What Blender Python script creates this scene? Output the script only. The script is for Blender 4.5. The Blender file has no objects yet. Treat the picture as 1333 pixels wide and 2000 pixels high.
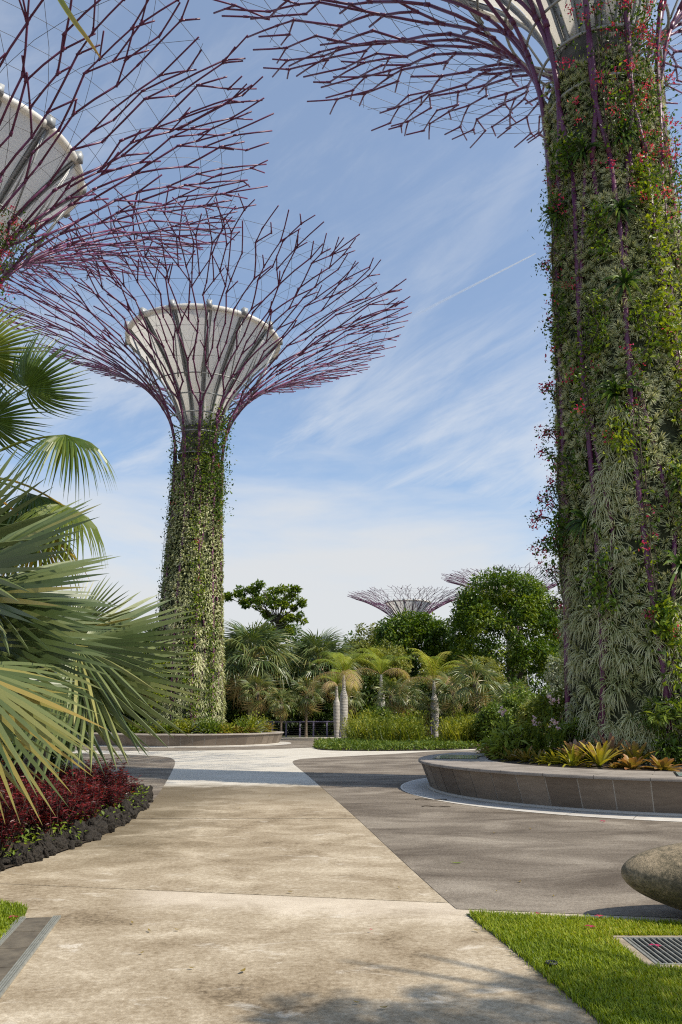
import bpy, math, random
import numpy as np
from mathutils import Vector, Matrix
PI = math.pi
R_ = math.radians
rng = np.random.default_rng(11)
sc = bpy.context.scene
col = sc.collection

# ------------------------------------------------------------------ camera
FPX, PITCH, EYE = 1555.0, 0.2478, 1.6
cam_d = bpy.data.cameras.new('camera')
cam = bpy.data.objects.new('camera', cam_d)
col.objects.link(cam)
cam.location = (0, 0, EYE)
cam.rotation_euler = (PI/2 + PITCH, 0, 0)
cam_d.sensor_fit = 'VERTICAL'
cam_d.sensor_height = 36
cam_d.lens = 36*FPX/2000
cam_d.clip_end = 20000
sc.camera = cam

# ------------------------------------------------------------------ light
SUN_AZ, SUN_EL = R_(112), R_(49)
sv = Vector((math.sin(SUN_AZ)*math.cos(SUN_EL), math.cos(SUN_AZ)*math.cos(SUN_EL), math.sin(SUN_EL)))
sun_d = bpy.data.lights.new('sun', 'SUN')
sun_d.energy = 4.1
sun_d.angle = R_(0.5)
sun_d.color = (1.0, 0.915, 0.775)
sun = bpy.data.objects.new('sun', sun_d)
sun.rotation_euler = sv.to_track_quat('Z', 'Y').to_euler()
sun.location = (60, -20, 80)
col.objects.link(sun)

world = bpy.data.worlds.new('World')
sc.world = world
world.use_nodes = True
wt = world.node_tree
wt.nodes.clear()


def N(t, ty, **kw):
    n = t.nodes.new(ty)
    for k, v in kw.items():
        if k.startswith('i_'):
            n.inputs[k[2:].replace('_', ' ')].default_value = v
        else:
            setattr(n, k, v)
    return n


def math_n(t, op, a, b=None, c=None, clamp=False):
    n = t.nodes.new('ShaderNodeMath')
    n.operation = op
    n.use_clamp = clamp
    for i, v in enumerate((a, b, c)):
        if v is None:
            continue
        if isinstance(v, (int, float)):
            n.inputs[i].default_value = v
        else:
            t.links.new(v, n.inputs[i])
    return n.outputs[0]


def map_range(t, v, a, b, c=0.0, d=1.0, smooth=True):
    n = t.nodes.new('ShaderNodeMapRange')
    if smooth:
        n.interpolation_type = 'SMOOTHSTEP'
    n.inputs['From Min'].default_value = a
    n.inputs['From Max'].default_value = b
    n.inputs['To Min'].default_value = c
    n.inputs['To Max'].default_value = d
    t.links.new(v, n.inputs['Value'])
    return n.outputs['Result']


def mix_c(t, f, a, b, mode='MIX'):
    n = t.nodes.new('ShaderNodeMix')
    n.data_type = 'RGBA'
    n.blend_type = mode
    for k, v in ((0, f), (6, a), (7, b)):
        if isinstance(v, (int, float)):
            n.inputs[k].default_value = v
        elif isinstance(v, tuple):
            n.inputs[k].default_value = v if len(v) == 4 else (*v, 1)
        else:
            t.links.new(v, n.inputs[k])
    return n.outputs[2]


def noise(t, vec, scale, detail=4, rough=0.55, dist=0.0):
    n = N(t, 'ShaderNodeTexNoise')
    n.inputs['Scale'].default_value = scale
    n.inputs['Detail'].default_value = detail
    n.inputs['Roughness'].default_value = rough
    n.inputs['Distortion'].default_value = dist
    if vec is not None:
        t.links.new(vec, n.inputs['Vector'])
    return n.outputs['Fac']


def mapping(t, vec, loc=(0, 0, 0), rot=(0, 0, 0), scale=(1, 1, 1)):
    n = N(t, 'ShaderNodeMapping')
    n.inputs['Location'].default_value = loc
    n.inputs['Rotation'].default_value = rot
    n.inputs['Scale'].default_value = scale
    t.links.new(vec, n.inputs['Vector'])
    return n.outputs['Vector']


def build_sky():
    t = wt
    out = N(t, 'ShaderNodeOutputWorld')
    bg = N(t, 'ShaderNodeBackground')
    bg.inputs['Strength'].default_value = 0.15
    sky = N(t, 'ShaderNodeTexSky')
    sky.sky_type = 'NISHITA'
    sky.sun_disc = False
    sky.sun_elevation = SUN_EL
    sky.sun_rotation = SUN_AZ
    sky.altitude = 10
    sky.air_density = 1.0
    sky.dust_density = 1.6
    sky.ozone_density = 1.6
    tc = N(t, 'ShaderNodeTexCoord')
    d = tc.outputs['Generated']
    sep = N(t, 'ShaderNodeSeparateXYZ')
    t.links.new(d, sep.inputs[0])
    zz = math_n(t, 'MAXIMUM', sep.outputs['Z'], 0.0)
    zd = math_n(t, 'ADD', zz, 0.16)
    u = math_n(t, 'DIVIDE', sep.outputs['X'], zd)
    v = math_n(t, 'DIVIDE', sep.outputs['Y'], zd)
    cmb = N(t, 'ShaderNodeCombineXYZ')
    t.links.new(u, cmb.inputs[0])
    t.links.new(v, cmb.inputs[1])
    p = cmb.outputs[0]
    dr_ = mapping(t, d, rot=(0, R_(27), 0))
    n1 = noise(t, mapping(t, dr_, (1.3, 0.2, 0.55), scale=(1.0, 1.0, 3.2)), 2.1, 8, 0.58, 0.6)
    n2 = noise(t, mapping(t, dr_, (0.3, 1.1, 0.1), scale=(1.0, 1.0, 6.0)), 5.0, 7, 0.66, 0.8)
    cir = math_n(t, 'ADD', math_n(t, 'MULTIPLY', n1, 0.72), math_n(t, 'MULTIPLY', n2, 0.28))
    cirm = map_range(t, cir, 0.47, 0.69)
    # a bank of cloud low over the gardens, thinning upward
    bank_n = noise(t, mapping(t, d, (0, 0, 0.4), (0, 0, 0), (1.6, 1.6, 7)), 1.6, 6, 0.55, 0.3)
    zb = math_n(t, 'ADD', sep.outputs['Z'], math_n(t, 'MULTIPLY', math_n(t, 'SUBTRACT', bank_n, 0.5), 0.34))
    bank = map_range(t, zb, 0.14, 0.30, 1.0, 0.0)
    low = map_range(t, sep.outputs['Z'], 0.24, 0.55, 1.0, 0.38)
    m = math_n(t, 'MULTIPLY', cirm, low)
    m = math_n(t, 'MULTIPLY', m, 0.68)
    m = math_n(t, 'MAXIMUM', m, math_n(t, 'MULTIPLY', bank, 0.93), clamp=True)
    skyc = mix_c(t, 1.0, sky.outputs['Color'], (0.63, 0.77, 0.86), 'MULTIPLY')
    veil = mix_c(t, 0.18, skyc, (4.3, 4.8, 5.5))
    cc = mix_c(t, bank, (4.1, 4.2, 4.3), (3.75, 3.82, 3.88))
    c = mix_c(t, m, veil, cc)
    t.links.new(c, bg.inputs['Color'])
    t.links.new(bg.outputs[0], out.inputs['Surface'])


build_sky()
sc.view_settings.view_transform = 'Standard'
sc.view_settings.look = 'None'
sc.view_settings.exposure = 0.42
sc.view_settings.gamma = 1.0
sc.view_settings.use_curve_mapping = False
sc.cycles.pixel_filter_type = 'BLACKMAN_HARRIS'
sc.cycles.filter_width = 1.15
sc.cycles.use_denoising = False
sc.cycles.max_bounces = 6
sc.cycles.transparent_max_bounces = 8
sc.cycles.diffuse_bounces = 3
sc.cycles.glossy_bounces = 2
sc.cycles.transmission_bounces = 3

# ------------------------------------------------------------------ geometry of the view (to read distances off the photo)
FWD = np.array([0, math.cos(PITCH), math.sin(PITCH)])
UPV = np.array([0, -math.sin(PITCH), math.cos(PITCH)])


def ray(px, py):
    return np.array([(px-666.5)/FPX, 0, 0]) + UPV*((1000-py)/FPX) + FWD


def G(px, py, z=0.0):
    r = ray(px, py)
    t = (z-EYE)/r[2]
    return np.array([0, 0, EYE]) + r*t


def AT(px, py, Y):
    r = ray(px, py)
    return np.array([0, 0, EYE]) + r*(Y/r[1])


def PXM(Y, z=1.6):
    """metres per photo pixel at a place"""
    return (Y*math.cos(PITCH)+(z-EYE)*math.sin(PITCH))/FPX


# ------------------------------------------------------------------ mesh helper
class MB:
    def __init__(s):
        s.V = []
        s.F = {3: [], 4: []}
        s.T = {3: [], 4: []}
        s.n = 0

    def add(s, V, F, tint=0.5):
        V = np.asarray(V, float).reshape(-1, 3)
        F = np.asarray(F, int)
        if len(F) == 0:
            return
        k = F.shape[1]
        s.V.append(V)
        s.F[k].append(F + s.n)
        t = np.asarray(tint, float)
        s.T[k].append(np.full(len(F), float(t)) if t.ndim == 0 else t)
        s.n += len(V)

    def inst(s, tpl, R, P, S=1.0, tint=None):
        """many copies of a template (V, F, T): R n x 3 x 3, P n x 3, S n"""
        V, F, T = tpl
        P = np.asarray(P, float)
        n = len(P)
        if n == 0:
            return
        S = np.broadcast_to(np.asarray(S, float), (n,))
        W = np.einsum('nij,vj->nvi', R, V)*S[:, None, None] + P[:, None, :]
        m = len(V)
        FF = (F[None]+(np.arange(n)*m)[:, None, None]).reshape(-1, F.shape[1])
        if tint is None:
            TT = np.tile(T, n)
        else:
            TT = np.clip((T[None, :]-0.5)+np.asarray(tint)[:, None], 0, 1).reshape(-1)
        s.add(W.reshape(-1, 3), FF, TT)

    def build(s, name, mat, parent=None, smooth=True):
        me = bpy.data.meshes.new(name)
        if s.n:
            V = np.concatenate(s.V)
            if parent is not None:
                V = V - np.array(wloc(parent))
            fs, ls, ts = [], [], []
            for k in (3, 4):
                if s.F[k]:
                    f = np.concatenate(s.F[k])
                    fs.append(f.reshape(-1))
                    ls.append(np.full(len(f), k))
                    ts.append(np.concatenate(s.T[k]))
            loops = np.concatenate(fs)
            lens = np.concatenate(ls)
            tint = np.concatenate(ts)
            me.vertices.add(len(V))
            me.vertices.foreach_set('co', V.astype(np.float32).reshape(-1))
            me.loops.add(len(loops))
            me.loops.foreach_set('vertex_index', loops.astype(np.int32))
            me.polygons.add(len(lens))
            st = np.concatenate([[0], np.cumsum(lens)[:-1]])
            me.polygons.foreach_set('loop_start', st.astype(np.int32))
            me.polygons.foreach_set('use_smooth', np.full(len(lens), smooth))
            a = me.attributes.new('tint', 'FLOAT', 'FACE')
            a.data.foreach_set('value', tint.astype(np.float32))
            me.update(calc_edges=True)
        me.materials.append(mat)
        o = bpy.data.objects.new(name, me)
        col.objects.link(o)
        if parent is not None:
            o.parent = parent
        return o


def wloc(o):
    l = Vector(o.location)
    while o.parent is not None:
        o = o.parent
        l = l + Vector(o.location)
    return l


def tag(o, label=None, cat=None, group=None, kind=None):
    if label:
        o['label'] = label
    if cat:
        o['category'] = cat
    if group:
        o['group'] = group
    if kind:
        o['kind'] = kind
    return o


def thing(name, loc, label, cat, group=None):
    o = bpy.data.objects.new(name, None)
    o.empty_display_size = 0.3
    col.objects.link(o)
    o.location = tuple(float(x) for x in loc)
    return tag(o, label, cat, group)


def kids(o):
    return [c for c in bpy.data.objects if c.parent == o]


_kids = {}


def copy_tree(o, parent=None):
    c = o.copy()
    col.objects.link(c)
    if parent is not None:
        c.parent = parent
    if o.name not in _kids:
        _kids[o.name] = kids(o)
    for ch in _kids[o.name]:
        copy_tree(ch, c)
    return c


def tube_vf(pts, rad, sides=6, caps=True):
    P = np.asarray(pts, float)
    n = len(P)
    rad = np.broadcast_to(np.asarray(rad, float), (n,))
    T = np.gradient(P, axis=0)
    T /= np.linalg.norm(T, axis=1)[:, None]+1e-12
    a = np.array([0, 0, 1.0]) if abs(T[0][2]) < 0.9 else np.array([1.0, 0, 0])
    u = np.cross(a, T[0])
    u /= np.linalg.norm(u)
    an = np.linspace(0, 2*PI, sides, endpoint=False)
    V = np.zeros((n, sides, 3))
    for i in range(n):
        u = u - T[i]*np.dot(u, T[i])
        u /= np.linalg.norm(u)+1e-12
        w = np.cross(T[i], u)
        V[i] = P[i] + rad[i]*(np.cos(an)[:, None]*u+np.sin(an)[:, None]*w)
    i, j = np.meshgrid(np.arange(n-1), np.arange(sides), indexing='ij')
    j2 = (j+1) % sides
    F = np.stack([i*sides+j, i*sides+j2, (i+1)*sides+j2, (i+1)*sides+j], -1).reshape(-1, 4)
    V = V.reshape(-1, 3)
    F3 = np.zeros((0, 3), int)
    if caps:
        V = np.vstack([V, P[:1], P[-1:]])
        k = np.arange(sides)
        k2 = (k+1) % sides
        c0, c1 = n*sides, n*sides+1
        F3 = np.vstack([np.stack([k2, k, np.full(sides, c0)], -1),
                        np.stack([(n-1)*sides+k, (n-1)*sides+k2, np.full(sides, c1)], -1)])
    return V, F, F3


def tube(mb, pts, rad, sides=6, tint=0.5, caps=True):
    V, F, F3 = tube_vf(pts, rad, sides, caps)
    b = mb.n
    mb.add(V, F, tint)
    if len(F3):
        mb.F[3].append(F3+b)
        mb.T[3].append(np.full(len(F3), tint))


def lathe(mb, prof, c=(0, 0, 0), n=32, tint=0.5, a0=0.0, a1=2*PI, flip=False):
    prof = np.asarray(prof, float)
    full = abs(a1-a0-2*PI) < 1e-6
    an = np.linspace(a0, a1, n, endpoint=not full)
    m = len(prof)
    V = np.zeros((len(an), m, 3))
    V[:, :, 0] = np.cos(an)[:, None]*prof[None, :, 0]+c[0]
    V[:, :, 1] = np.sin(an)[:, None]*prof[None, :, 0]+c[1]
    V[:, :, 2] = prof[None, :, 1]+c[2]
    k = len(an) if full else len(an)-1
    i, j = np.meshgrid(np.arange(k), np.arange(m-1), indexing='ij')
    i2 = (i+1) % len(an)
    F = np.stack([i*m+j, i2*m+j, i2*m+j+1, i*m+j+1], -1).reshape(-1, 4)
    if flip:
        F = F[:, ::-1]
    mb.add(V.reshape(-1, 3), F, tint)


def box(mb, c, s, rz=0.0, tint=0.5):
    x, y, z = np.array(s)/2
    V = np.array([[-x, -y, -z], [x, -y, -z], [x, y, -z], [-x, y, -z], [-x, -y, z], [x, -y, z], [x, y, z], [-x, y, z]])
    ca, sa = math.cos(rz), math.sin(rz)
    V = V @ np.array([[ca, sa, 0], [-sa, ca, 0], [0, 0, 1]]) + np.array(c)
    F = [[0, 3, 2, 1], [4, 5, 6, 7], [0, 1, 5, 4], [1, 2, 6, 5], [2, 3, 7, 6], [3, 0, 4, 7]]
    mb.add(V, F, tint)


def rotz(a):
    a = np.asarray(a, float)
    R = np.zeros(a.shape+(3, 3))
    R[..., 0, 0] = np.cos(a)
    R[..., 0, 1] = -np.sin(a)
    R[..., 1, 0] = np.sin(a)
    R[..., 1, 1] = np.cos(a)
    R[..., 2, 2] = 1
    return R


def rand_rot(n, r=rng):
    q = r.normal(size=(n, 4))
    q /= np.linalg.norm(q, axis=1)[:, None]
    w, x, y, z = q.T
    return np.stack([np.stack([1-2*(y*y+z*z), 2*(x*y-w*z), 2*(x*z+w*y)], -1),
                     np.stack([2*(x*y+w*z), 1-2*(x*x+z*z), 2*(y*z-w*x)], -1),
                     np.stack([2*(x*z-w*y), 2*(y*z+w*x), 1-2*(x*x+y*y)], -1)], 1)


def basis(x, up):
    """columns: x axis, side, normal (close to up)"""
    x = np.array(x, float)
    x /= np.linalg.norm(x)
    y = np.cross(up, x)
    y /= np.linalg.norm(y)+1e-12
    z = np.cross(x, y)
    return np.stack([x, y, z], 1)


def frames(X, U):
    """n frames, x along X, z near U"""
    X = X/np.linalg.norm(X, axis=1)[:, None]
    Y = np.cross(U, X)
    Y /= np.linalg.norm(Y, axis=1)[:, None]+1e-9
    Z = np.cross(X, Y)
    return np.stack([X, Y, Z], 2)


def chaikin(P, k=3):
    P = np.asarray(P, float)
    for _ in range(k):
        Q = 0.75*P[:-1]+0.25*P[1:]
        S = 0.25*P[:-1]+0.75*P[1:]
        M = np.empty((2*len(Q), P.shape[1]))
        M[0::2] = Q
        M[1::2] = S
        P = np.vstack([P[:1], M, P[-1:]])
    return P


def poly_sheet(name, pts, z, mat, sub=None):
    """a flat sheet with the outline pts, cut into triangles"""
    import bmesh
    bm = bmesh.new()
    vs = [bm.verts.new((p[0], p[1], z)) for p in pts]
    f = bm.faces.new(vs)
    if f.normal.z < 0:
        f.normal_flip()
    f.normal_update()
    if f.normal.z < 0:
        f.normal_flip()
    bmesh.ops.triangulate(bm, faces=bm.faces[:])
    me = bpy.data.meshes.new(name)
    bm.to_mesh(me)
    bm.free()
    me.materials.append(mat)
    o = bpy.data.objects.new(name, me)
    col.objects.link(o)
    return tag(o, kind='structure')


def in_poly(P, poly):
    poly = np.asarray(poly)[:, :2]
    x, y = P[:, 0], P[:, 1]
    c = np.zeros(len(P), bool)
    j = len(poly)-1
    for i in range(len(poly)):
        xi, yi = poly[i]
        xj, yj = poly[j]
        k = ((yi > y) != (yj > y)) & (x < (xj-xi)*(y-yi)/(yj-yi+1e-12)+xi)
        c ^= k
        j = i
    return c


# ------------------------------------------------------------------ materials
def new_mat(name):
    m = bpy.data.materials.new(name)
    m.use_nodes = True
    t = m.node_tree
    t.nodes.clear()
    out = N(t, 'ShaderNodeOutputMaterial')
    b = N(t, 'ShaderNodeBsdfPrincipled')
    t.links.new(b.outputs[0], out.inputs['Surface'])
    return m, t, b, out


def ramp(t, fac, stops):
    n = N(t, 'ShaderNodeValToRGB')
    e = n.color_ramp.elements
    e[0].position, e[0].color = stops[0][0], (*stops[0][1], 1)
    e[1].position, e[1].color = stops[-1][0], (*stops[-1][1], 1)
    for p, c in stops[1:-1]:
        x = e.new(p)
        x.color = (*c, 1)
    t.links.new(fac, n.inputs[0])
    return n.outputs[0]


def bump(t, b, h, strength=0.3, dist=0.01):
    n = N(t, 'ShaderNodeBump')
    n.inputs['Strength'].default_value = strength
    n.inputs['Distance'].default_value = dist
    t.links.new(h, n.inputs['Height'])
    t.links.new(n.outputs[0], b.inputs['Normal'])


def pos(t):
    return N(t, 'ShaderNodeNewGeometry').outputs['Position']


def leaf_mat(name, stops, trans=0.3, rough=0.5, spec=0.35, nscale=3.0, namt=0.2):
    m, t, b, out = new_mat(name)
    a = N(t, 'ShaderNodeAttribute', attribute_name='tint')
    nz = noise(t, N(t, 'ShaderNodeTexCoord').outputs['Object'], nscale, 3)
    f = math_n(t, 'ADD', a.outputs['Fac'], math_n(t, 'MULTIPLY', math_n(t, 'SUBTRACT', nz, 0.5), namt), clamp=True)
    c = ramp(t, f, stops)
    t.links.new(c, b.inputs['Base Color'])
    b.inputs['Roughness'].default_value = rough
    b.inputs['Specular IOR Level'].default_value = spec
    tr = N(t, 'ShaderNodeBsdfTranslucent')
    tc = mix_c(t, 1.0, c, (1.25, 1.2, 0.55), 'MULTIPLY')
    t.links.new(tc, tr.inputs['Color'])
    mx = N(t, 'ShaderNodeMixShader')
    mx.inputs[0].default_value = trans
    t.links.new(b.outputs[0], mx.inputs[1])
    t.links.new(tr.outputs[0], mx.inputs[2])
    t.links.new(mx.outputs[0], out.inputs['Surface'])
    return m


def plain(name, c1, c2=None, rough=0.6, metal=0.0, scale=8, bmp=0.0, spec=0.4, coords='Object', detail=5):
    m, t, b, out = new_mat(name)
    c2 = c2 or tuple(x*0.8 for x in c1)
    v = pos(t) if coords == 'World' else N(t, 'ShaderNodeTexCoord').outputs['Object']
    nz = noise(t, v, scale, detail)
    c = ramp(t, nz, [(0.3, c2), (0.7, c1)])
    t.links.new(c, b.inputs['Base Color'])
    b.inputs['Roughness'].default_value = rough
    b.inputs['Metallic'].default_value = metal
    b.inputs['Specular IOR Level'].default_value = spec
    if bmp:
        bump(t, b, nz, bmp, 0.02)
    return m


M = {}
M['steel'] = plain('purple_painted_steel', (0.155, 0.035, 0.105), (0.10, 0.022, 0.068), 0.42, 0.0, 1.5, spec=0.5)
M['cable'] = plain('steel_cable', (0.16, 0.15, 0.16), (0.10, 0.09, 0.10), 0.4, 0.3)
M['grey_steel'] = plain('grey_painted_steel', (0.36, 0.37, 0.37), (0.28, 0.29, 0.29), 0.45, 0.2, 2)
M['membrane'] = None


def membrane():
    m, t, b, out = new_mat('white_membrane')
    nz = noise(t, N(t, 'ShaderNodeTexCoord').outputs['Object'], 0.9, 5)
    c = ramp(t, nz, [(0.3, (0.76, 0.73, 0.67)), (0.7, (0.86, 0.83, 0.78))])
    t.links.new(c, b.inputs['Base Color'])
    b.inputs['Roughness'].default_value = 0.5
    tr = N(t, 'ShaderNodeBsdfTranslucent')
    tr.inputs['Color'].default_value = (0.80, 0.77, 0.70, 1)
    mx = N(t, 'ShaderNodeMixShader')
    mx.inputs[0].default_value = 0.36
    t.links.new(b.outputs[0], mx.inputs[1])
    t.links.new(tr.outputs[0], mx.inputs[2])
    t.links.new(mx.outputs[0], out.inputs['Surface'])
    return m


M['membrane'] = membrane()
M['core'] = plain('trunk_concrete', (0.13, 0.122, 0.105), (0.06, 0.055, 0.048), 0.85, 0, 3, 0.3)
M['moss'] = plain('planting_mat', (0.055, 0.065, 0.028), (0.02, 0.025, 0.012), 0.95, 0, 5, 0.8)
M['air'] = leaf_mat('air_plant_leaf', [(0, (0.03, 0.045, 0.016)), (0.35, (0.135, 0.16, 0.045)), (0.7, (0.35, 0.375, 0.155)), (1, (0.60, 0.60, 0.36))], 0.25, 0.6, nscale=0.8, namt=0.3)
M['vine'] = leaf_mat('climber_leaf', [(0, (0.02, 0.05, 0.008)), (0.5, (0.09, 0.17, 0.015)), (1, (0.30, 0.36, 0.02))], 0.42, 0.45)
M['flower'] = leaf_mat('magenta_bract', [(0, (0.35, 0.02, 0.10)), (0.6, (0.62, 0.04, 0.16)), (1, (0.7, 0.15, 0.10))], 0.4, 0.6)
M['wood'] = plain('woody_stem', (0.10, 0.075, 0.05), (0.05, 0.04, 0.028), 0.9, 0, 6)
M['greyleaf'] = leaf_mat('silver_palm_leaf', [(0, (0.03, 0.052, 0.016)), (0.45, (0.095, 0.135, 0.045)), (0.66, (0.215, 0.25, 0.095)), (0.84, (0.36, 0.31, 0.085)), (1, (0.42, 0.27, 0.075))], 0.25, 0.36, 0.55, 2.0, 0.05)
M['palmleaf'] = leaf_mat('green_palm_leaf', [(0, (0.02, 0.04, 0.010)), (0.5, (0.085, 0.14, 0.020)), (0.85, (0.23, 0.26, 0.035)), (1, (0.50, 0.27, 0.02))], 0.36, 0.38, 0.5)
M['darkpalm'] = leaf_mat('dark_palm_leaf', [(0, (0.02, 0.04, 0.012)), (0.55, (0.085, 0.135, 0.045)), (0.85, (0.22, 0.24, 0.07)), (1, (0.38, 0.27, 0.11))], 0.3, 0.38, 0.5)
M['feather'] = leaf_mat('feather_palm_leaf', [(0, (0.09, 0.15, 0.018)), (0.5, (0.28, 0.34, 0.035)), (0.78, (0.48, 0.44, 0.07)), (1, (0.52, 0.36, 0.22))], 0.4, 0.45)
M['palmtrunk'] = plain('palm_trunk_bark', (0.20, 0.16, 0.12), (0.08, 0.06, 0.045), 0.9, 0, 9, 0.6)
M['treeleaf'] = leaf_mat('round_tree_leaf', [(0, (0.012, 0.030, 0.005)), (0.5, (0.075, 0.14, 0.012)), (1, (0.27, 0.33, 0.025))], 0.35, 0.42)
M['jungle'] = leaf_mat('shrub_leaf', [(0, (0.014, 0.030, 0.007)), (0.5, (0.11, 0.175, 0.024)), (1, (0.30, 0.36, 0.055))], 0.35, 0.38)
M['belt'] = leaf_mat('belt_leaf_shaded', [(0, (0.008, 0.018, 0.004)), (0.5, (0.05, 0.088, 0.013)), (1, (0.17, 0.21, 0.028))], 0.3, 0.42)  # darker version of the shrub leaf; shadow under overhanging canopies put into the colour
M['paleleaf'] = leaf_mat('pale_tree_leaf', [(0, (0.06, 0.08, 0.02)), (0.5, (0.19, 0.22, 0.04)), (1, (0.36, 0.33, 0.085))], 0.35, 0.5)
M['yellowleaf'] = leaf_mat('yellow_green_leaf', [(0, (0.06, 0.10, 0.012)), (0.5, (0.19, 0.23, 0.022)), (1, (0.38, 0.36, 0.04))], 0.4, 0.5)
M['cover'] = leaf_mat('ground_cover_leaf', [(0, (0.035, 0.07, 0.012)), (0.5, (0.11, 0.17, 0.02)), (1, (0.25, 0.28, 0.035))], 0.35, 0.5)
M['red'] = leaf_mat('red_shrub_leaf', [(0, (0.028, 0.008, 0.012)), (0.45, (0.105, 0.014, 0.020)), (0.8, (0.26, 0.028, 0.034)), (1, (0.50, 0.055, 0.04))], 0.3, 0.4, 0.5)
M['weed'] = leaf_mat('weed_leaf', [(0, (0.06, 0.10, 0.01)), (0.5, (0.16, 0.24, 0.02)), (1, (0.30, 0.36, 0.03))], 0.4, 0.5)
M['grass'] = leaf_mat('lawn_blade', [(0, (0.05, 0.10, 0.006)), (0.5, (0.20, 0.27, 0.010)), (0.85, (0.37, 0.41, 0.018)), (1, (0.46, 0.38, 0.08))], 0.4, 0.5)
M['brom'] = leaf_mat('bromeliad_leaf', [(0, (0.06, 0.10, 0.015)), (0.35, (0.25, 0.28, 0.03)), (0.6, (0.44, 0.36, 0.04)), (0.85, (0.40, 0.25, 0.16)), (1, (0.36, 0.22, 0.21))], 0.35, 0.35, 0.5)
M['rust'] = leaf_mat('rusty_bromeliad_leaf', [(0, (0.09, 0.09, 0.02)), (0.5, (0.24, 0.20, 0.035)), (1, (0.38, 0.16, 0.08))], 0.3, 0.4, 0.5)
M['silver'] = leaf_mat('variegated_leaf', [(0, (0.06, 0.10, 0.05)), (0.5, (0.18, 0.22, 0.14)), (1, (0.55, 0.55, 0.42))], 0.25, 0.4)
M['orchid'] = leaf_mat('pale_pink_petal', [(0, (0.5, 0.25, 0.45)), (1, (0.8, 0.68, 0.72))], 0.4, 0.6)
M['soil'] = plain('planter_soil', (0.05, 0.035, 0.022), (0.02, 0.015, 0.01), 0.95, 0, 12, 0.6)
M['ring_trunk'] = None
M['lava'] = plain('black_lava', (0.042, 0.033, 0.024), (0.008, 0.007, 0.006), 0.9, 0, 5, 1.0, detail=9)
M['rail'] = plain('lilac_rail_paint', (0.17, 0.15, 0.24), (0.13, 0.115, 0.18), 0.45, 0.1)
M['metal'] = plain('galvanised_metal', (0.42, 0.42, 0.38), (0.30, 0.30, 0.27), 0.42, 0.5, 20)
M['slabdark'] = plain('dark_cover_slab', (0.15, 0.125, 0.09), (0.07, 0.058, 0.042), 0.9, 0, 9, 0.4)
M['pit_shade'] = plain('drain_pit_shade', (0.012, 0.011, 0.009), (0.006, 0.005, 0.004), 0.95)  # near-black colour stands in for the shade inside the drain
M['black'] = plain('black_plastic', (0.012, 0.012, 0.013), (0.008, 0.008, 0.008), 0.4)
M['white'] = plain('white_label', (0.7, 0.7, 0.68), None, 0.6)
M['signgreen'] = plain('green_sign', (0.01, 0.12, 0.08), None, 0.5)


def ring_trunk():
    m, t, b, out = new_mat('ringed_grey_trunk')
    v = N(t, 'ShaderNodeTexCoord').outputs['Object']
    w = N(t, 'ShaderNodeTexWave', bands_direction='Z')
    w.inputs['Scale'].default_value = 3.4
    w.inputs['Distortion'].default_value = 1.2
    w.inputs['Detail'].default_value = 2
    t.links.new(v, w.inputs['Vector'])
    nz = noise(t, v, 7, 4)
    f = math_n(t, 'ADD', math_n(t, 'MULTIPLY', w.outputs['Fac'], 0.35), math_n(t, 'MULTIPLY', nz, 0.65))
    t.links.new(ramp(t, f, [(0.25, (0.22, 0.20, 0.18)), (0.7, (0.52, 0.48, 0.43))]), b.inputs['Base Color'])
    b.inputs['Roughness'].default_value = 0.85
    bump(t, b, w.outputs['Fac'], 0.3, 0.02)
    return m


M['ring_trunk'] = ring_trunk()


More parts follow.
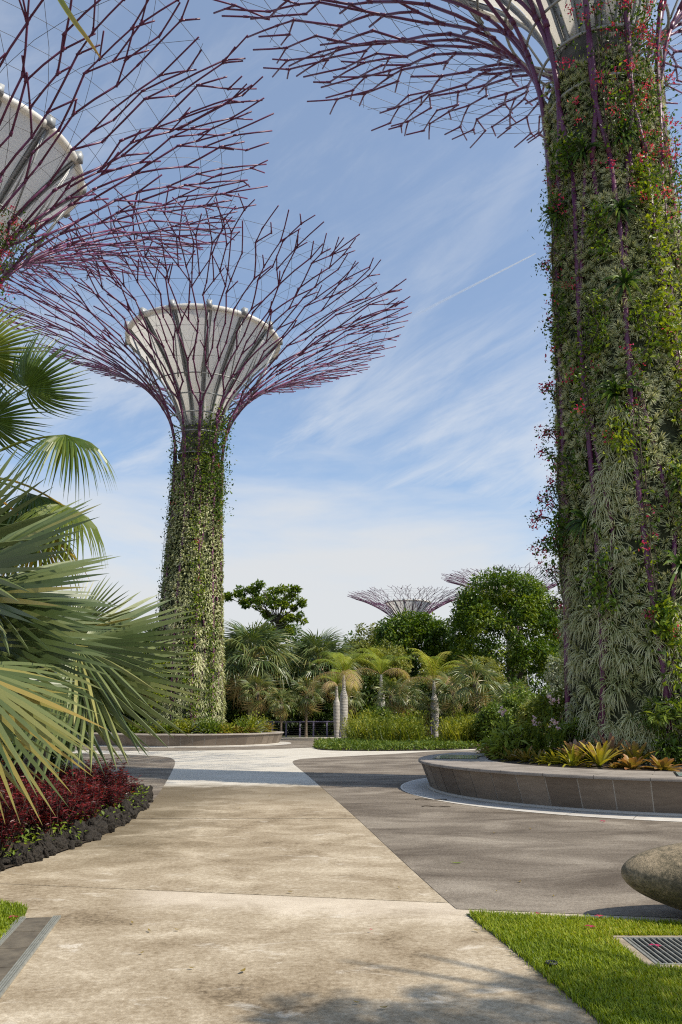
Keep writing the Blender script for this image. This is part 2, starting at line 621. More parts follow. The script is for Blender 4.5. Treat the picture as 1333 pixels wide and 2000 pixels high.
def concrete():
    m, t, b, out = new_mat('stained_concrete')
    p = pos(t)
    sep = N(t, 'ShaderNodeSeparateXYZ')
    t.links.new(p, sep.inputs[0])
    fine = noise(t, p, 90, 3, 0.7)
    grit = noise(t, p, 24, 4, 0.65)
    mid = noise(t, mapping(t, p, (0, 0, 0), (0, 0, R_(6)), (0.95, 1.05, 1)), 1.3, 9, 0.72, 0.5)
    big = noise(t, mapping(t, p, (4, 2, 0), (0, 0, R_(4)), (0.6, 0.8, 1)), 0.6, 6, 0.62, 0.6)
    scuff = noise(t, mapping(t, p, (1, 7, 0), (0, 0, R_(12)), (0.9, 1.7, 1)), 2.0, 9, 0.74, 0.8)
    s = math_n(t, 'ADD', math_n(t, 'MULTIPLY', mid, 0.68), math_n(t, 'MULTIPLY', big, 0.32))
    s = math_n(t, 'ADD', s, math_n(t, 'MULTIPLY', math_n(t, 'SUBTRACT', grit, 0.5), 0.42))
    old = ramp(t, s, [(0.30, (0.115, 0.084, 0.05)), (0.41, (0.245, 0.189, 0.122)), (0.52, (0.35, 0.285, 0.199)), (0.68, (0.55, 0.472, 0.356))])
    sc_ = map_range(t, scuff, 0.56, 0.70)
    old = mix_c(t, math_n(t, 'MULTIPLY', sc_, 0.75), old, (0.56, 0.50, 0.41))
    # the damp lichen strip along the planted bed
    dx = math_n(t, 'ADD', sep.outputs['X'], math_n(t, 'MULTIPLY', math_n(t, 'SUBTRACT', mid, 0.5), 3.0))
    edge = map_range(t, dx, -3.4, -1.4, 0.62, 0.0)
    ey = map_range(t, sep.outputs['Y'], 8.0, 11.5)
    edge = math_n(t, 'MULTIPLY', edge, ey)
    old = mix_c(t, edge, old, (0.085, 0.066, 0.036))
    # pale freshly cleaned slab beside the transverse joint
    j = math_n(t, 'ADD', sep.outputs['Y'], math_n(t, 'MULTIPLY', sep.outputs['X'], 0.19))
    jn = math_n(t, 'ADD', j, math_n(t, 'MULTIPLY', math_n(t, 'SUBTRACT', mid, 0.5), 1.2))
    pale = math_n(t, 'MULTIPLY', map_range(t, jn, 6.9, 7.5), map_range(t, j, 7.70, 7.74, 1.0, 0.0))
    pale = math_n(t, 'MULTIPLY', pale, map_range(t, sep.outputs['X'], -2.1, -1.6))
    old = mix_c(t, math_n(t, 'MULTIPLY', pale, 0.55), old, (0.60, 0.52, 0.42))
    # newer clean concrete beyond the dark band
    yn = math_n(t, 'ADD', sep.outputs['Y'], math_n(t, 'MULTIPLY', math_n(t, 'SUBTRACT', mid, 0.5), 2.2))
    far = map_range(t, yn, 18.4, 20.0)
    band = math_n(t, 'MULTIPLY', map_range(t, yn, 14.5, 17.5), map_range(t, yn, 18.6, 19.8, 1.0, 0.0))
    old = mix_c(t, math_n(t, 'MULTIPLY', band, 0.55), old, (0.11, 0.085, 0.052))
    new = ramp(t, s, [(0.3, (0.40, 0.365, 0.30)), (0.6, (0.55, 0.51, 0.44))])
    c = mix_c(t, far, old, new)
    c = mix_c(t, 0.65, c, ramp(t, fine, [(0.3, (0.3, 0.3, 0.3)), (0.7, (0.7, 0.7, 0.7))]), 'OVERLAY')
    # saw-cut joints
    jl = math_n(t, 'ABSOLUTE', math_n(t, 'SUBTRACT', math_n(t, 'ADD', j, math_n(t, 'MULTIPLY', math_n(t, 'SUBTRACT', grit, 0.5), 0.06)), 7.74))
    k = map_range(t, jl, 0.004, 0.014, 0.85, 0.0)
    jl2 = math_n(t, 'ABSOLUTE', math_n(t, 'SUBTRACT', math_n(t, 'ADD', sep.outputs['Y'], math_n(t, 'MULTIPLY', math_n(t, 'SUBTRACT', grit, 0.5), 0.1)), 13.3))
    k2 = map_range(t, jl2, 0.012, 0.04, 0.7, 0.0)
    jl3 = math_n(t, 'ABSOLUTE', math_n(t, 'SUBTRACT', sep.outputs['Y'], 33.0))
    k3 = map_range(t, jl3, 0.03, 0.09, 0.4, 0.0)
    k = math_n(t, 'MAXIMUM', math_n(t, 'MAXIMUM', k, k2), k3)
    c = mix_c(t, k, c, (0.05, 0.04, 0.028))
    t.links.new(c, b.inputs['Base Color'])
    b.inputs['Roughness'].default_value = 0.88
    b.inputs['Specular IOR Level'].default_value = 0.25
    h = math_n(t, 'ADD', math_n(t, 'MULTIPLY', fine, 0.5), grit)
    bump(t, b, h, 0.45, 0.006)
    return m


def asphalt(name, c0, c1, c2):
    m, t, b, out = new_mat(name)
    p = pos(t)
    fine = noise(t, p, 110, 3, 0.75)
    mid = noise(t, mapping(t, p, (2, 0, 0), (0, 0, R_(-5)), (0.6, 1.05, 1)), 0.95, 8, 0.66, 0.5)
    grit = noise(t, p, 30, 4, 0.7)
    s = math_n(t, 'ADD', mid, math_n(t, 'MULTIPLY', math_n(t, 'SUBTRACT', grit, 0.5), 0.35))
    c = ramp(t, s, [(0.34, c0), (0.5, c1), (0.66, c2)])
    c = mix_c(t, 0.85, c, ramp(t, fine, [(0.3, (0.25, 0.25, 0.25)), (0.7, (0.75, 0.75, 0.75))]), 'OVERLAY')
    t.links.new(c, b.inputs['Base Color'])
    b.inputs['Roughness'].default_value = 0.9
    b.inputs['Specular IOR Level'].default_value = 0.25
    bump(t, b, math_n(t, 'ADD', fine, grit), 0.6, 0.008)
    return m


def wall_stone():
    m, t, b, out = new_mat('brown_slate_cladding')
    p = pos(t)
    a = N(t, 'ShaderNodeAttribute', attribute_name='tint')
    st = noise(t, mapping(t, p, (0, 0, 0), (R_(25), R_(20), 0), (1, 1, 5)), 2.6, 7, 0.6, 0.6)
    fi = noise(t, p, 70, 3, 0.7)
    s = math_n(t, 'ADD', math_n(t, 'MULTIPLY', st, 0.6), math_n(t, 'MULTIPLY', a.outputs['Fac'], 0.4))
    c = ramp(t, s, [(0.3, (0.115, 0.088, 0.065)), (0.55, (0.17, 0.135, 0.102)), (0.8, (0.25, 0.205, 0.16))])
    c = mix_c(t, 0.4, c, ramp(t, fi, [(0.3, (0.35, 0.35, 0.35)), (0.7, (0.65, 0.65, 0.65))]), 'OVERLAY')
    t.links.new(c, b.inputs['Base Color'])
    b.inputs['Roughness'].default_value = 0.7
    bump(t, b, st, 0.15, 0.01)
    return m


def coping_stone():
    m, t, b, out = new_mat('grey_coping_stone')
    p = pos(t)
    mid = noise(t, p, 1.6, 6, 0.6, 0.4)
    fi = noise(t, p, 80, 3, 0.7)
    c = ramp(t, mid, [(0.32, (0.165, 0.14, 0.115)), (0.5, (0.25, 0.215, 0.18)), (0.7, (0.32, 0.28, 0.235))])
    c = mix_c(t, 0.5, c, ramp(t, fi, [(0.3, (0.35, 0.35, 0.35)), (0.7, (0.65, 0.65, 0.65))]), 'OVERLAY')
    t.links.new(c, b.inputs['Base Color'])
    b.inputs['Roughness'].default_value = 0.75
    return m


def apron_stone():
    m, t, b, out = new_mat('apron_paving')
    p = pos(t)
    a = N(t, 'ShaderNodeAttribute', attribute_name='tint')
    mid = noise(t, p, 3, 6, 0.6, 0.4)
    c = ramp(t, a.outputs['Fac'], [(0.0, (0.20, 0.19, 0.175)), (0.5, (0.42, 0.40, 0.37)), (1, (0.60, 0.57, 0.52))])
    c = mix_c(t, 0.5, c, ramp(t, mid, [(0.3, (0.35, 0.34, 0.32)), (0.7, (0.62, 0.62, 0.62))]), 'OVERLAY')
    t.links.new(c, b.inputs['Base Color'])
    b.inputs['Roughness'].default_value = 0.8
    return m


def map_glass():
    m, t, b, out = new_mat('map_panel_print')
    p = pos(t)
    v = N(t, 'ShaderNodeTexVoronoi')
    v.inputs['Scale'].default_value = 3.2
    t.links.new(p, v.inputs['Vector'])
    n1 = noise(t, p, 5, 3, 0.5, 1.0)
    f = math_n(t, 'ADD', math_n(t, 'MULTIPLY', v.outputs['Distance'], 0.6), math_n(t, 'MULTIPLY', n1, 0.6))
    c = ramp(t, f, [(0.3, (0.10, 0.26, 0.22)), (0.48, (0.20, 0.36, 0.31)), (0.56, (0.55, 0.6, 0.56)), (0.75, (0.16, 0.30, 0.30))])
    t.links.new(c, b.inputs['Base Color'])
    b.inputs['Roughness'].default_value = 0.08
    b.inputs['Specular IOR Level'].default_value = 0.6
    return m


def boulder_mat():
    m, t, b, out = new_mat('river_boulder')
    p = N(t, 'ShaderNodeTexCoord').outputs['Object']
    big = noise(t, p, 1.8, 6, 0.65, 0.5)
    sp = noise(t, p, 26, 6, 0.8)
    fi = noise(t, p, 110, 2, 0.7)
    s = math_n(t, 'ADD', math_n(t, 'MULTIPLY', big, 0.55), math_n(t, 'MULTIPLY', sp, 0.45))
    c = ramp(t, s, [(0.38, (0.045, 0.038, 0.022)), (0.47, (0.13, 0.105, 0.062)), (0.54, (0.27, 0.21, 0.13)), (0.66, (0.42, 0.33, 0.215))])
    c = mix_c(t, 0.5, c, ramp(t, fi, [(0.3, (0.3, 0.3, 0.3)), (0.7, (0.7, 0.7, 0.7))]), 'OVERLAY')
    t.links.new(c, b.inputs['Base Color'])
    b.inputs['Roughness'].default_value = 0.85
    bump(t, b, math_n(t, 'ADD', sp, fi), 0.6, 0.012)
    return m


M['concrete'] = concrete()
M['asphalt'] = asphalt('worn_asphalt', (0.085, 0.067, 0.050), (0.165, 0.137, 0.107), (0.27, 0.232, 0.186))
M['wall'] = wall_stone()
M['coping'] = coping_stone()
M['apron'] = apron_stone()
M['mapglass'] = map_glass()
M['boulder'] = boulder_mat()
M['grout'] = plain('pale_grout', (0.48, 0.45, 0.40), None, 0.9, 0, 20)
M['earth'] = plain('garden_earth', (0.045, 0.055, 0.02), (0.025, 0.025, 0.012), 0.95, 0, 0.6, 0.4, coords='World')
M['lawnbase'] = plain('lawn_soil', (0.07, 0.11, 0.015), (0.04, 0.055, 0.012), 0.95, 0, 9, 0.5, coords='World')
M['collar'] = plain('drain_concrete', (0.36, 0.30, 0.22), (0.20, 0.16, 0.11), 0.9, 0, 16, 0.4)
M['contrail'] = None

# ------------------------------------------------------------------ setting: ground sheets
T1 = np.array([7.1, 18.3])       # near tower tree, right
T2 = np.array([-8.53, 45.5])      # middle tower tree
T3 = np.array([-15.7, 28.6])      # tower tree at the left


def sheet(name, x0, x1, y0, y1, z, mat):
    return poly_sheet(name, [(x0, y0), (x1, y0), (x1, y1), (x0, y1)], z, mat)


sheet('ground', -3000, 3000, -600, 6000, -0.02, M['earth'])
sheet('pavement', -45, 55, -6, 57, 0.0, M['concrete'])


def px_poly(pts):
    return [G(*p)[:2] for p in pts]


def smooth_poly(pts, k=2):
    return chaikin(np.array(pts), k)


edge = smooth_poly(px_poly([(886, 1771), (845, 1735), (780, 1676), (705, 1605), (645, 1552), (606, 1518), (582, 1499), (571, 1490),
                            (574, 1485), (595, 1481.5), (700, 1476), (780, 1472), (870, 1466)]))
e_far = edge[-1]
a_pt, b_pt = G(893, 1776)[:2], G(1333, 1794)[:2]
dirf = (b_pt-a_pt)/np.linalg.norm(b_pt-a_pt)
asph_r = [tuple(p) for p in edge]+[(e_far[0]+10, e_far[1]+2.0), (40, e_far[1]+2.0), tuple(a_pt+dirf*40), tuple(a_pt)]
poly_sheet('asphalt', asph_r, 0.004, M['asphalt'])
le = smooth_poly(px_poly([(293, 1574), (302, 1562), (318, 1540), (336, 1508), (344, 1489), (338, 1481), (318, 1477.5), (270, 1475), (150, 1471), (20, 1468)]))
asph_l = [tuple(p) for p in le]+[(-40, le[-1][1]), (-40, le[0][1]-1.0), (-6, le[0][1]-0.6)]
poly_sheet('asphalt', asph_l, 0.004, M['asphalt'])
ang = np.linspace(0, 2*PI, 64, endpoint=False)
poly_sheet('asphalt', [(T2[0]+8.9*math.cos(a), T2[1]+8.9*math.sin(a)) for a in ang], 0.004, M['asphalt'])
poly_sheet('asphalt', [(T2[0]+7.5, 40.5), (6, 41.5), (6, 55), (T2[0]+3, 55)], 0.008, M['asphalt'])
lp = px_poly([(910, 1786), (1333, 1808), (1175, 2000), (1040, 1888), (975, 1835)])
ldir = (lp[2]-lp[0])/np.linalg.norm(lp[2]-lp[0])
lfar = (lp[1]-lp[0])/np.linalg.norm(lp[1]-lp[0])
lawn_poly = [tuple(lp[0]), tuple(lp[4]), tuple(lp[3]), tuple(lp[2]), tuple(lp[2]+ldir*3), (9, lp[2][1]-2.0), tuple(lp[0]+lfar*9)]
poly_sheet('lawn', lawn_poly, 0.008, M['lawnbase'])
lawn2 = [tuple(p) for p in px_poly([(-60, 1764), (0, 1768), (40, 1772), (52, 1782), (28, 1805), (0, 1836), (-60, 1880)])]
poly_sheet('lawn', lawn2, 0.008, M['lawnbase'])
bed_edge = smooth_poly(px_poly([(-120, 1748), (0, 1702), (90, 1676), (165, 1650), (235, 1615), (272, 1590), (292, 1562), (286, 1548)]))
bed_poly = [tuple(p) for p in bed_edge]+[(-8, 17.3), (-12, 17.0), (-12, 8.0)]
poly_sheet('bed_soil', bed_poly, 0.02, M['soil'])

# ------------------------------------------------------------------ tower trees (steel trees with planted trunks)
PROF = chaikin([(1.46, 14.2), (1.45, 16.0), (1.54, 17.6), (2.0, 19.2), (3.3, 20.9), (5.6, 22.6), (8.2, 24.0), (10.4, 24.9), (12.3, 25.5)], 4)
seg = np.concatenate([[0], np.cumsum(np.linalg.norm(np.diff(PROF, axis=0), axis=1))])
S_END = seg[-1]


def prof(s):
    return np.interp(s, seg, PROF[:, 0]), np.interp(s, seg, PROF[:, 1])


def surf(th, s):
    if s > S_END:
        r, z = prof(S_END)
        r2, z2 = prof(S_END-0.5)
        r, z = r+(r-r2)/0.5*(s-S_END), z+(z-z2)/0.5*(s-S_END)
    else:
        r, z = prof(s)
    return np.array([r*math.cos(th), r*math.sin(th), z])


def r_trunk(z):
    return 1.44 + 0.60*np.clip((14.2-np.asarray(z, float))/14, 0, 1.05)**1.1


NB = 20
SWIRL = 0.17


def grow_branch(k, rg):
    """one painted pipe: up the trunk, out of the neck, forking to the canopy's edge"""
    mb = MB()
    w0 = 2*PI/NB
    th0 = k*w0 + rg.normal(0, 0.03)
    zs = np.linspace(0.35, 14.2, 8)
    kf = 0.98 if k % 2 == 0 else 0.87
    kf = kf+(1-kf)*np.clip((zs-12.5)/1.7, 0, 1)
    tube(mb, [(f*r_trunk(z)*math.cos(th0+0.05*math.sin(0.5*z+k)*(z < 14)), f*r_trunk(z)*math.sin(th0+0.05*math.sin(0.5*z+k)*(z < 14)), z) for z, f in zip(zs, kf)], 0.062, 8, 0.5)

    sg_ = 1 if k % 2 else -1

    def sw(s):
        return sg_*SWIRL*math.sin(PI*min(max(s, 0), 6.4)/6.4)

    def run(th, s, th2, s2, rad):
        n = max(2, int(math.ceil((s2-s)/(0.45 if s < 6 else 1.2)))+1)
        pts = [surf(th+(th2-th)*u+sw(s+(s2-s)*u), s+(s2-s)*u) for u in np.linspace(0, 1, n)]
        tube(mb, pts, rad, 6, 0.5)
        if s > 4:
            d = np.array(pts[1])-np.array(pts[0])
            d /= np.linalg.norm(d)
            tube(mb, [np.array(pts[0])-d*0.06, np.array(pts[0])+d*0.14], rad*1.35, 6, 0.5)

    def rec(th, a, b, s, side, rad, fresh, gen):
        guard = 0
        s_stop = S_END + rg.uniform(-1.3, 0.5)
        while s < s_stop and guard < 40:
            guard += 1
            r, _ = prof(min(s, S_END))
            w = b-a
            if r*w > rg.uniform(0.48, 0.76) and s < S_END-0.6:
                m = (a+b)/2
                for (aa, bb, sd) in ((a, m, -1), (m, b, 1)):
                    rad2 = max(0.028, rad*0.87)
                    tc = (aa+bb)/2 + sd*0.10*(bb-aa)
                    s2 = s+rg.uniform(0.7, 1.15)
                    run(th, s, tc, s2, rad2)
                    if rg.random() < 0.07 and s > 8:
                        continue
                    rec(tc, aa, bb, s2, -sd, rad2, True, gen+1)
                return
            ds = rg.uniform(1.3, 2.4) if s > 6 else rg.uniform(1.3, 2.4)
            amp = 0.10 if s < 5 else (rg.uniform(0.12, 0.3) if s < 9 else rg.uniform(0.25, 0.6))
            tt = (a+b)/2 + side*amp*w
            s2 = min(s+ds, s_stop+0.4)
            run(th, s, tt, s2, rad)
            if s > 5.5 and rg.random() < (0.3 if s < 9 else 0.62):
                l = rg.uniform(0.6, 1.5)
                run(th, s, th-side*(0.42*l/max(r, 1)), s+l*0.85, rad*0.92)
            th, s = tt, s2
            side = -side
            rad = max(0.028, rad*0.965)
    rec(th0, th0-w0/2, th0+w0/2, 0.0, 1 if k % 2 else -1, 0.064, True, 0)
    return mb


def build_tower(name, loc, label, rot, planting, seed, src=None):
    root = thing(name, (0, 0, 0), label, 'tower tree', 'steel tower trees')
    rg = np.random.default_rng(seed)
    c = MB()
    lathe(c, [(1.15, 0.3), (1.12, 17.2), (0.95, 18.6)], n=40)
    for z in (15.1, 16.4):
        lathe(c, [(1.1, z), (1.24, z), (1.24, z+0.35), (1.1, z+0.35)], n=40)
    c.build('trunk_core', M['core'], root)
    for k in range(NB):
        grow_branch(k, rg).build('branch', M['steel'], root)
    # diagonal braces woven round the trunk
    for k in range(9):
        b = MB()
        th = k*2*PI/9+0.17
        for (za, zb, d) in ((0.6, 5.2, 0.35), (5.2, 9.6, -0.35), (9.6, 14.6, 0.35)):
            pts = [(0.97*r_trunk(z)*math.cos(th+d*u), 0.97*r_trunk(z)*math.sin(th+d*u), z) for u, z in zip(np.linspace(0, 1, 6), np.linspace(za, zb, 6))]
            tube(b, pts, 0.05, 6)
            th += d
        b.build('brace', M['steel'], root)
    # grey hoops behind the neck pipes
    for s in (2.2, 3.5, 4.6, 5.7, 6.9):
        r, z = prof(s)
        r *= 0.965
        h = MB()
        tube(h, [(r*math.cos(a), r*math.sin(a), z) for a in np.linspace(0, 2*PI, 49)], 0.04, 6, caps=False)
        h.build('hoop', M['grey_steel'], root)
    # thin cable rings and the crossed cable net of the canopy
    for s in np.arange(7.9, S_END-0.7, 0.95):
        h = MB()
        tube(h, [surf(a, s+0.05*math.sin(a*9)) for a in np.linspace(0, 2*PI, 73)], 0.011, 4, caps=False)
        h.build('cable_ring', M['cable'], root)
    net = MB()
    for k in range(30):
        for d in (-1, 1):
            th = k*2*PI/30
            tube(net, [surf(th+d*0.62*u, 6.5+(S_END-7.2)*u) for u in np.linspace(0, 1, 9)], 0.009, 4, caps=False)
    net.build('cable_net', M['cable'], root)
    # white funnel
    fu = MB()
    nseg = 14
    fp = chaikin([(0.95, 18.2), (1.5, 19.9), (2.6, 21.7), (3.8, 23.1), (4.55, 23.9)], 2)
    for k in range(nseg):
        a0, a1 = k*2*PI/nseg, (k+1)*2*PI/nseg
        lathe(fu, fp, n=7, a0=a0+0.012, a1=a1-0.012, tint=0.4+0.2*rg.random())
    fo = fu.build('funnel', M['membrane'], root)
    rim = MB()
    tube(rim, [(4.6*math.cos(a), 4.6*math.sin(a), 23.98) for a in np.linspace(0, 2*PI, 85)], 0.17, 10, caps=False)
    rim.build('rim', M['membrane'], fo)
    for k in range(nseg):
        a = k*2*PI/nseg
        b = MB()
        for off in (-0.09, 0.09):
            tube(b, [((p[0]+0.07)*math.cos(a)-off*math.sin(a), (p[0]+0.07)*math.sin(a)+off*math.cos(a), p[1]-0.04) for p in fp], 0.05, 5)
        lathe(b, [(p[0]+0.035, p[1]-0.02) for p in fp], n=3, a0=a-0.045, a1=a+0.045)
        box(b, (4.72*math.cos(a), 4.72*math.sin(a), 24.1), (0.34, 0.3, 0.42), a)
        r, z = prof(6.6)
        tube(b, [(4.6*math.cos(a), 4.6*math.sin(a), 23.9), (r*math.cos(a+0.07), r*math.sin(a+0.07), z)], 0.035, 5)
        tube(b, [(4.6*math.cos(a), 4.6*math.sin(a), 23.9), (r*math.cos(a-0.07), r*math.sin(a-0.07), z)], 0.035, 5)
        b.build('rib', M['grey_steel'], fo)
    return root


def tuft(nb, rg, L=0.34, w=0.014, up=0.25, droop=0.55, segs=3, spread=1.45, tcol=0.5, tvar=0.25):
    """spidery rosette on a wall: x outward, z up; blades arch over and fall"""
    V, F, T = [], [], []
    for i in range(nb):
        ph = rg.uniform(-PI, PI)
        l = L*rg.uniform(0.7, 1.1)
        tilt = rg.uniform(0.35, 1.25)          # angle from the wall's normal
        d = np.array([math.cos(tilt), math.sin(tilt)*math.sin(ph), math.sin(tilt)*math.cos(ph)])
        u = np.linspace(0, 1, segs+1)
        P = d[None]*(u*l)[:, None]
        P[:, 0] -= 0.25*l*u**2
        P[:, 2] += up*l*u - droop*l*u**2
        tg = np.gradient(P, axis=0)
        sd = np.cross(tg, np.array([1.0, 0, 0.15])[None])
        sd /= np.linalg.norm(sd, axis=1)[:, None]+1e-6
        ww = w*np.concatenate([[0.9], np.linspace(1.0, 0.75, segs-1), [0.12]])
        A = P-sd*ww[:, None]
        B = P+sd*ww[:, None]
        base = sum(len(x) for x in V)
        V.append(np.stack([A, B], 1).reshape(-1, 3))
        k = np.arange(segs)
        F.append(np.stack([2*k, 2*k+1, 2*k+3, 2*k+2], -1)+base)
        T.append(np.clip(tcol+rg.normal(0, tvar)+np.linspace(-0.5, 0.1, segs), 0, 1))
    return np.concatenate(V), np.concatenate(F), np.concatenate(T)


def leaf_quad(l=1.0, w=0.5, fold=0.15):
    """one pointed leaf along x"""
    V = np.array([[0, 0, 0], [0.45*l, -w/2, fold*l], [0.45*l, w/2, fold*l], [l, 0, -0.05*l], [0.45*l, 0, 0]])
    F = np.array([[0, 1, 4, 4], [0, 4, 2, 2]])
    V = np.array([[0, 0, 0], [0.4*l, -w/2, fold*w], [l, 0, -0.08*l], [0.4*l, w/2, fold*w]])
    F = np.array([[0, 1, 2, 3]])
    return V, F, np.array([0.5])


def trunk_planting(root, detail, seed, top=14.7, single=0, cam_dir=None):
    rg = np.random.default_rng(seed)
    base = MB()
    lathe(base, [(r_trunk(z)*0.94, z) for z in np.linspace(0.3, top-0.1, 20)]+[(1.1, top-0.08)], n=48)
    base.build('planting_mat', M['moss'], root)
    mb = MB()
    if detail:
        spid = [tuft(32, rg, 0.31, 0.0070, 0.45, 0.80, 7, 1.4, 0.86, 0.13) for _ in range(5)]
        fluf = [tuft(58, rg, 0.20, 0.0075, 0.1, 0.10, 2, 1.35, 0.88, 0.2) for _ in range(5)]
        step = 0.235
    else:
        spid = [tuft(26, rg, 0.37, 0.015, 0.42, 0.78, 4, 1.3, 0.9) for _ in range(4)]
        fluf = [tuft(20, rg, 0.26, 0.026, 0.15, 0.2, 2, 1.4, 0.74) for _ in range(4)]
        step = 0.27
    pts = []
    z = 0.45
    row = 0
    while z < top:
        r = float(r_trunk(z))*0.96
        n = int(2*PI*r/step)
        th = (np.arange(n)+0.5*(row % 2))*2*PI/n + rg.normal(0, 0.25/n*2*PI/2, n)
        for a in th:
            pts.append((a, z+rg.normal(0, 0.06), r))
        z += step*0.9
        row += 1
    pts = np.array(pts)
    a, zz, r = pts.T
    # patches of kinds, in upright panels
    pan = np.floor(a/(2*PI)*NB)
    ph = np.random.default_rng(seed+1).uniform(0, 10, NB+2)
    kindv = np.sin(zz*0.55+ph[pan.astype(int) % NB])+np.sin(zz*1.3+2*ph[(pan.astype(int)+1) % NB])*0.5
    is_sp = (kindv + (4.5-zz)*0.35 + rg.normal(0, 0.35, len(a))) > 0.0
    pick = rg.integers(0, len(spid), len(a))
    P = np.stack([r*np.cos(a), r*np.sin(a), zz], 1)
    sing = np.zeros(len(a), bool)
    if single:
        fac = np.cos(a-cam_dir)
        score = np.where(is_sp & (fac > 0.15) & (zz < 8.6), fac+rg.normal(0, 0.25, len(a)), -9)
        idx = np.argsort(-score)[:single]
        sing[idx] = True
    tn = np.clip(0.5+0.14*np.sin(zz*0.9+ph[pan.astype(int) % NB]*3)+rg.normal(0, 0.10, len(a)), 0, 1)
    sz = rg.uniform(0.7, 1.35, len(a))
    roll = rotz(a)
    keep = rg.random(len(a))
    gap = np.sin(zz*2.3+ph[(pan.astype(int)*3) % NB])+np.sin(a*7+zz*0.8)+np.sin(zz*5.1+a*11)*0.7 > 2.15
    is_sp_ok = ~gap
    for kk in range(len(spid)):
        m = is_sp & (pick == kk) & ~sing & (keep < 0.66)
        mb.inst(spid[kk], roll[m], P[m], sz[m], tn[m])
        m = ~is_sp & (pick == kk) & is_sp_ok
        mb.inst(fluf[kk], roll[m], P[m], sz[m]*1.15, tn[m]-0.04)
    o = mb.build('planting', M['air'], root, smooth=False)
    tag(o, kind='stuff')
    if single:
        meshes = []
        for kk in range(5):
            t = MB()
            t.add(*tuft(38, rg, 0.38, 0.0075, 0.50, 0.88, 8, 1.4, 0.96, 0.10))
            q = t.build('air_plant', M['air'], root, smooth=False)
            meshes.append(q)
        used = [False]*5
        for i in np.where(sing)[0]:
            kk = int(rg.integers(0, 5))
            q = meshes[kk] if not used[kk] else meshes[kk].copy()
            if used[kk]:
                col.objects.link(q)
            used[kk] = True
            q.location = tuple(P[i])
            q.rotation_euler = (0, 0, a[i])
            s = rg.uniform(0.85, 1.2)
            q.scale = (s, s, s)
        for kk in range(5):
            if not used[kk]:
                bpy.data.objects.remove(meshes[kk])


LEAF = leaf_quad(1, 0.55)


def vine(root, path, spread, n, leaf, rg, flowers=0.0, mat='vine', name='climbing_vine', tint=0.6, out=0.25, fsize=1.0):
    """a climber: woody stems along the path, leaves round it, clusters of bracts"""
    path = chaikin(path, 2)
    P = path[rg.integers(0, len(path), n)] + rg.normal(0, 1, (n, 3))*spread
    mb = MB()
    Rm = rand_rot(n, rg)
    mb.inst(LEAF, Rm, P, leaf*rg.uniform(0.6, 1.3, n), np.clip(tint+rg.normal(0, 0.2, n), 0, 1))
    st = MB()
    for k in range(3):
        off = rg.normal(0, 1, 3)*np.array(spread)*0.5
        tube(st, path[::2]+off+rg.normal(0, 0.03, path[::2].shape), 0.012, 4)
    o = st.build(name, M['wood'], root)
    mb.build('foliage', M[mat], o, smooth=False)
    if flowers > 0:
        fl = MB()
        m = int(flowers)
        C = path[rg.integers(0, len(path), m)] + rg.normal(0, 1, (m, 3))*np.array(spread)*1.15
        for c in C:
            q = int(rg.integers(8, 22))
            pp = c+rg.normal(0, 0.07*fsize, (q, 3))
            fl.inst(LEAF, rand_rot(q, rg), pp, rg.uniform(0.05, 0.09, q)*fsize, np.clip(rg.normal(0.5, 0.25, q), 0, 1))
        fl.build('blossom', M['flower'], o, smooth=False)
    return o


near = build_tower('tower_tree', T1, 'tall planted steel tower tree rising from the near stone planter, canopy cropped', 0, 1, 5)
mid = build_tower('tower_tree', T2, 'planted purple steel tower tree with white funnel, standing whole beyond the plaza', 0, 1, 8)
trunk_planting(near, True, 21, top=17.1, single=98, cam_dir=math.atan2(-T1[1], -T1[0]))
trunk_planting(mid, False, 22, top=15.9)
for ch in kids(mid):
    _kids.setdefault(mid.name, []).append(ch)
left = copy_tree(mid)
left['label'] = 'purple tower tree whose canopy and white funnel fill the top left corner'
far_a = copy_tree(mid)
far_a['label'] = 'distant tower tree showing its whole bowl-shaped canopy above the smaller round tree'
far_b = copy_tree(mid)
far_b['label'] = 'distant tower tree whose canopy is mostly hidden behind the big round tree'


def cyl(th, z, r=None, out=0.1):
    r = float(r_trunk(z))+out if r is None else r
    return (r*math.cos(th), r*math.sin(th), z)


# climbers on the near trunk (camera faces it along cd)
rv = np.random.default_rng(77)
cd = math.atan2(-T1[1], -T1[0])
vine(near, [cyl(cd+0.55, z) for z in np.linspace(9.2, 12.4, 8)], (0.16, 0.16, 0.25), 900, 0.12, rv, tint=0.85)
vine(near, [cyl(cd+0.62+0.1*math.sin(z), z) for z in np.linspace(5.5, 9.5, 8)], (0.15, 0.15, 0.3), 700, 0.12, rv, tint=0.8, flowers=6)
vine(near, [cyl(cd+0.22, z) for z in np.linspace(0.8, 3.0, 6)], (0.18, 0.18, 0.25), 650, 0.13, rv, tint=0.7)
vine(near, [cyl(cd-0.55, z) for z in np.linspace(7.5, 9.6, 6)], (0.22, 0.2, 0.3), 500, 0.11, rv, tint=0.5, flowers=6)
vine(near, [cyl(cd+0.05, z) for z in np.linspace(3.5, 8.5, 6)], (0.15, 0.12, 0.6), 380, 0.11, rv, tint=0.5, flowers=9)
vine(near, [cyl(cd+0.95, z) for z in np.linspace(2.5, 12, 8)], (0.15, 0.15, 0.5), 900, 0.12, rv, tint=0.7, flowers=10)
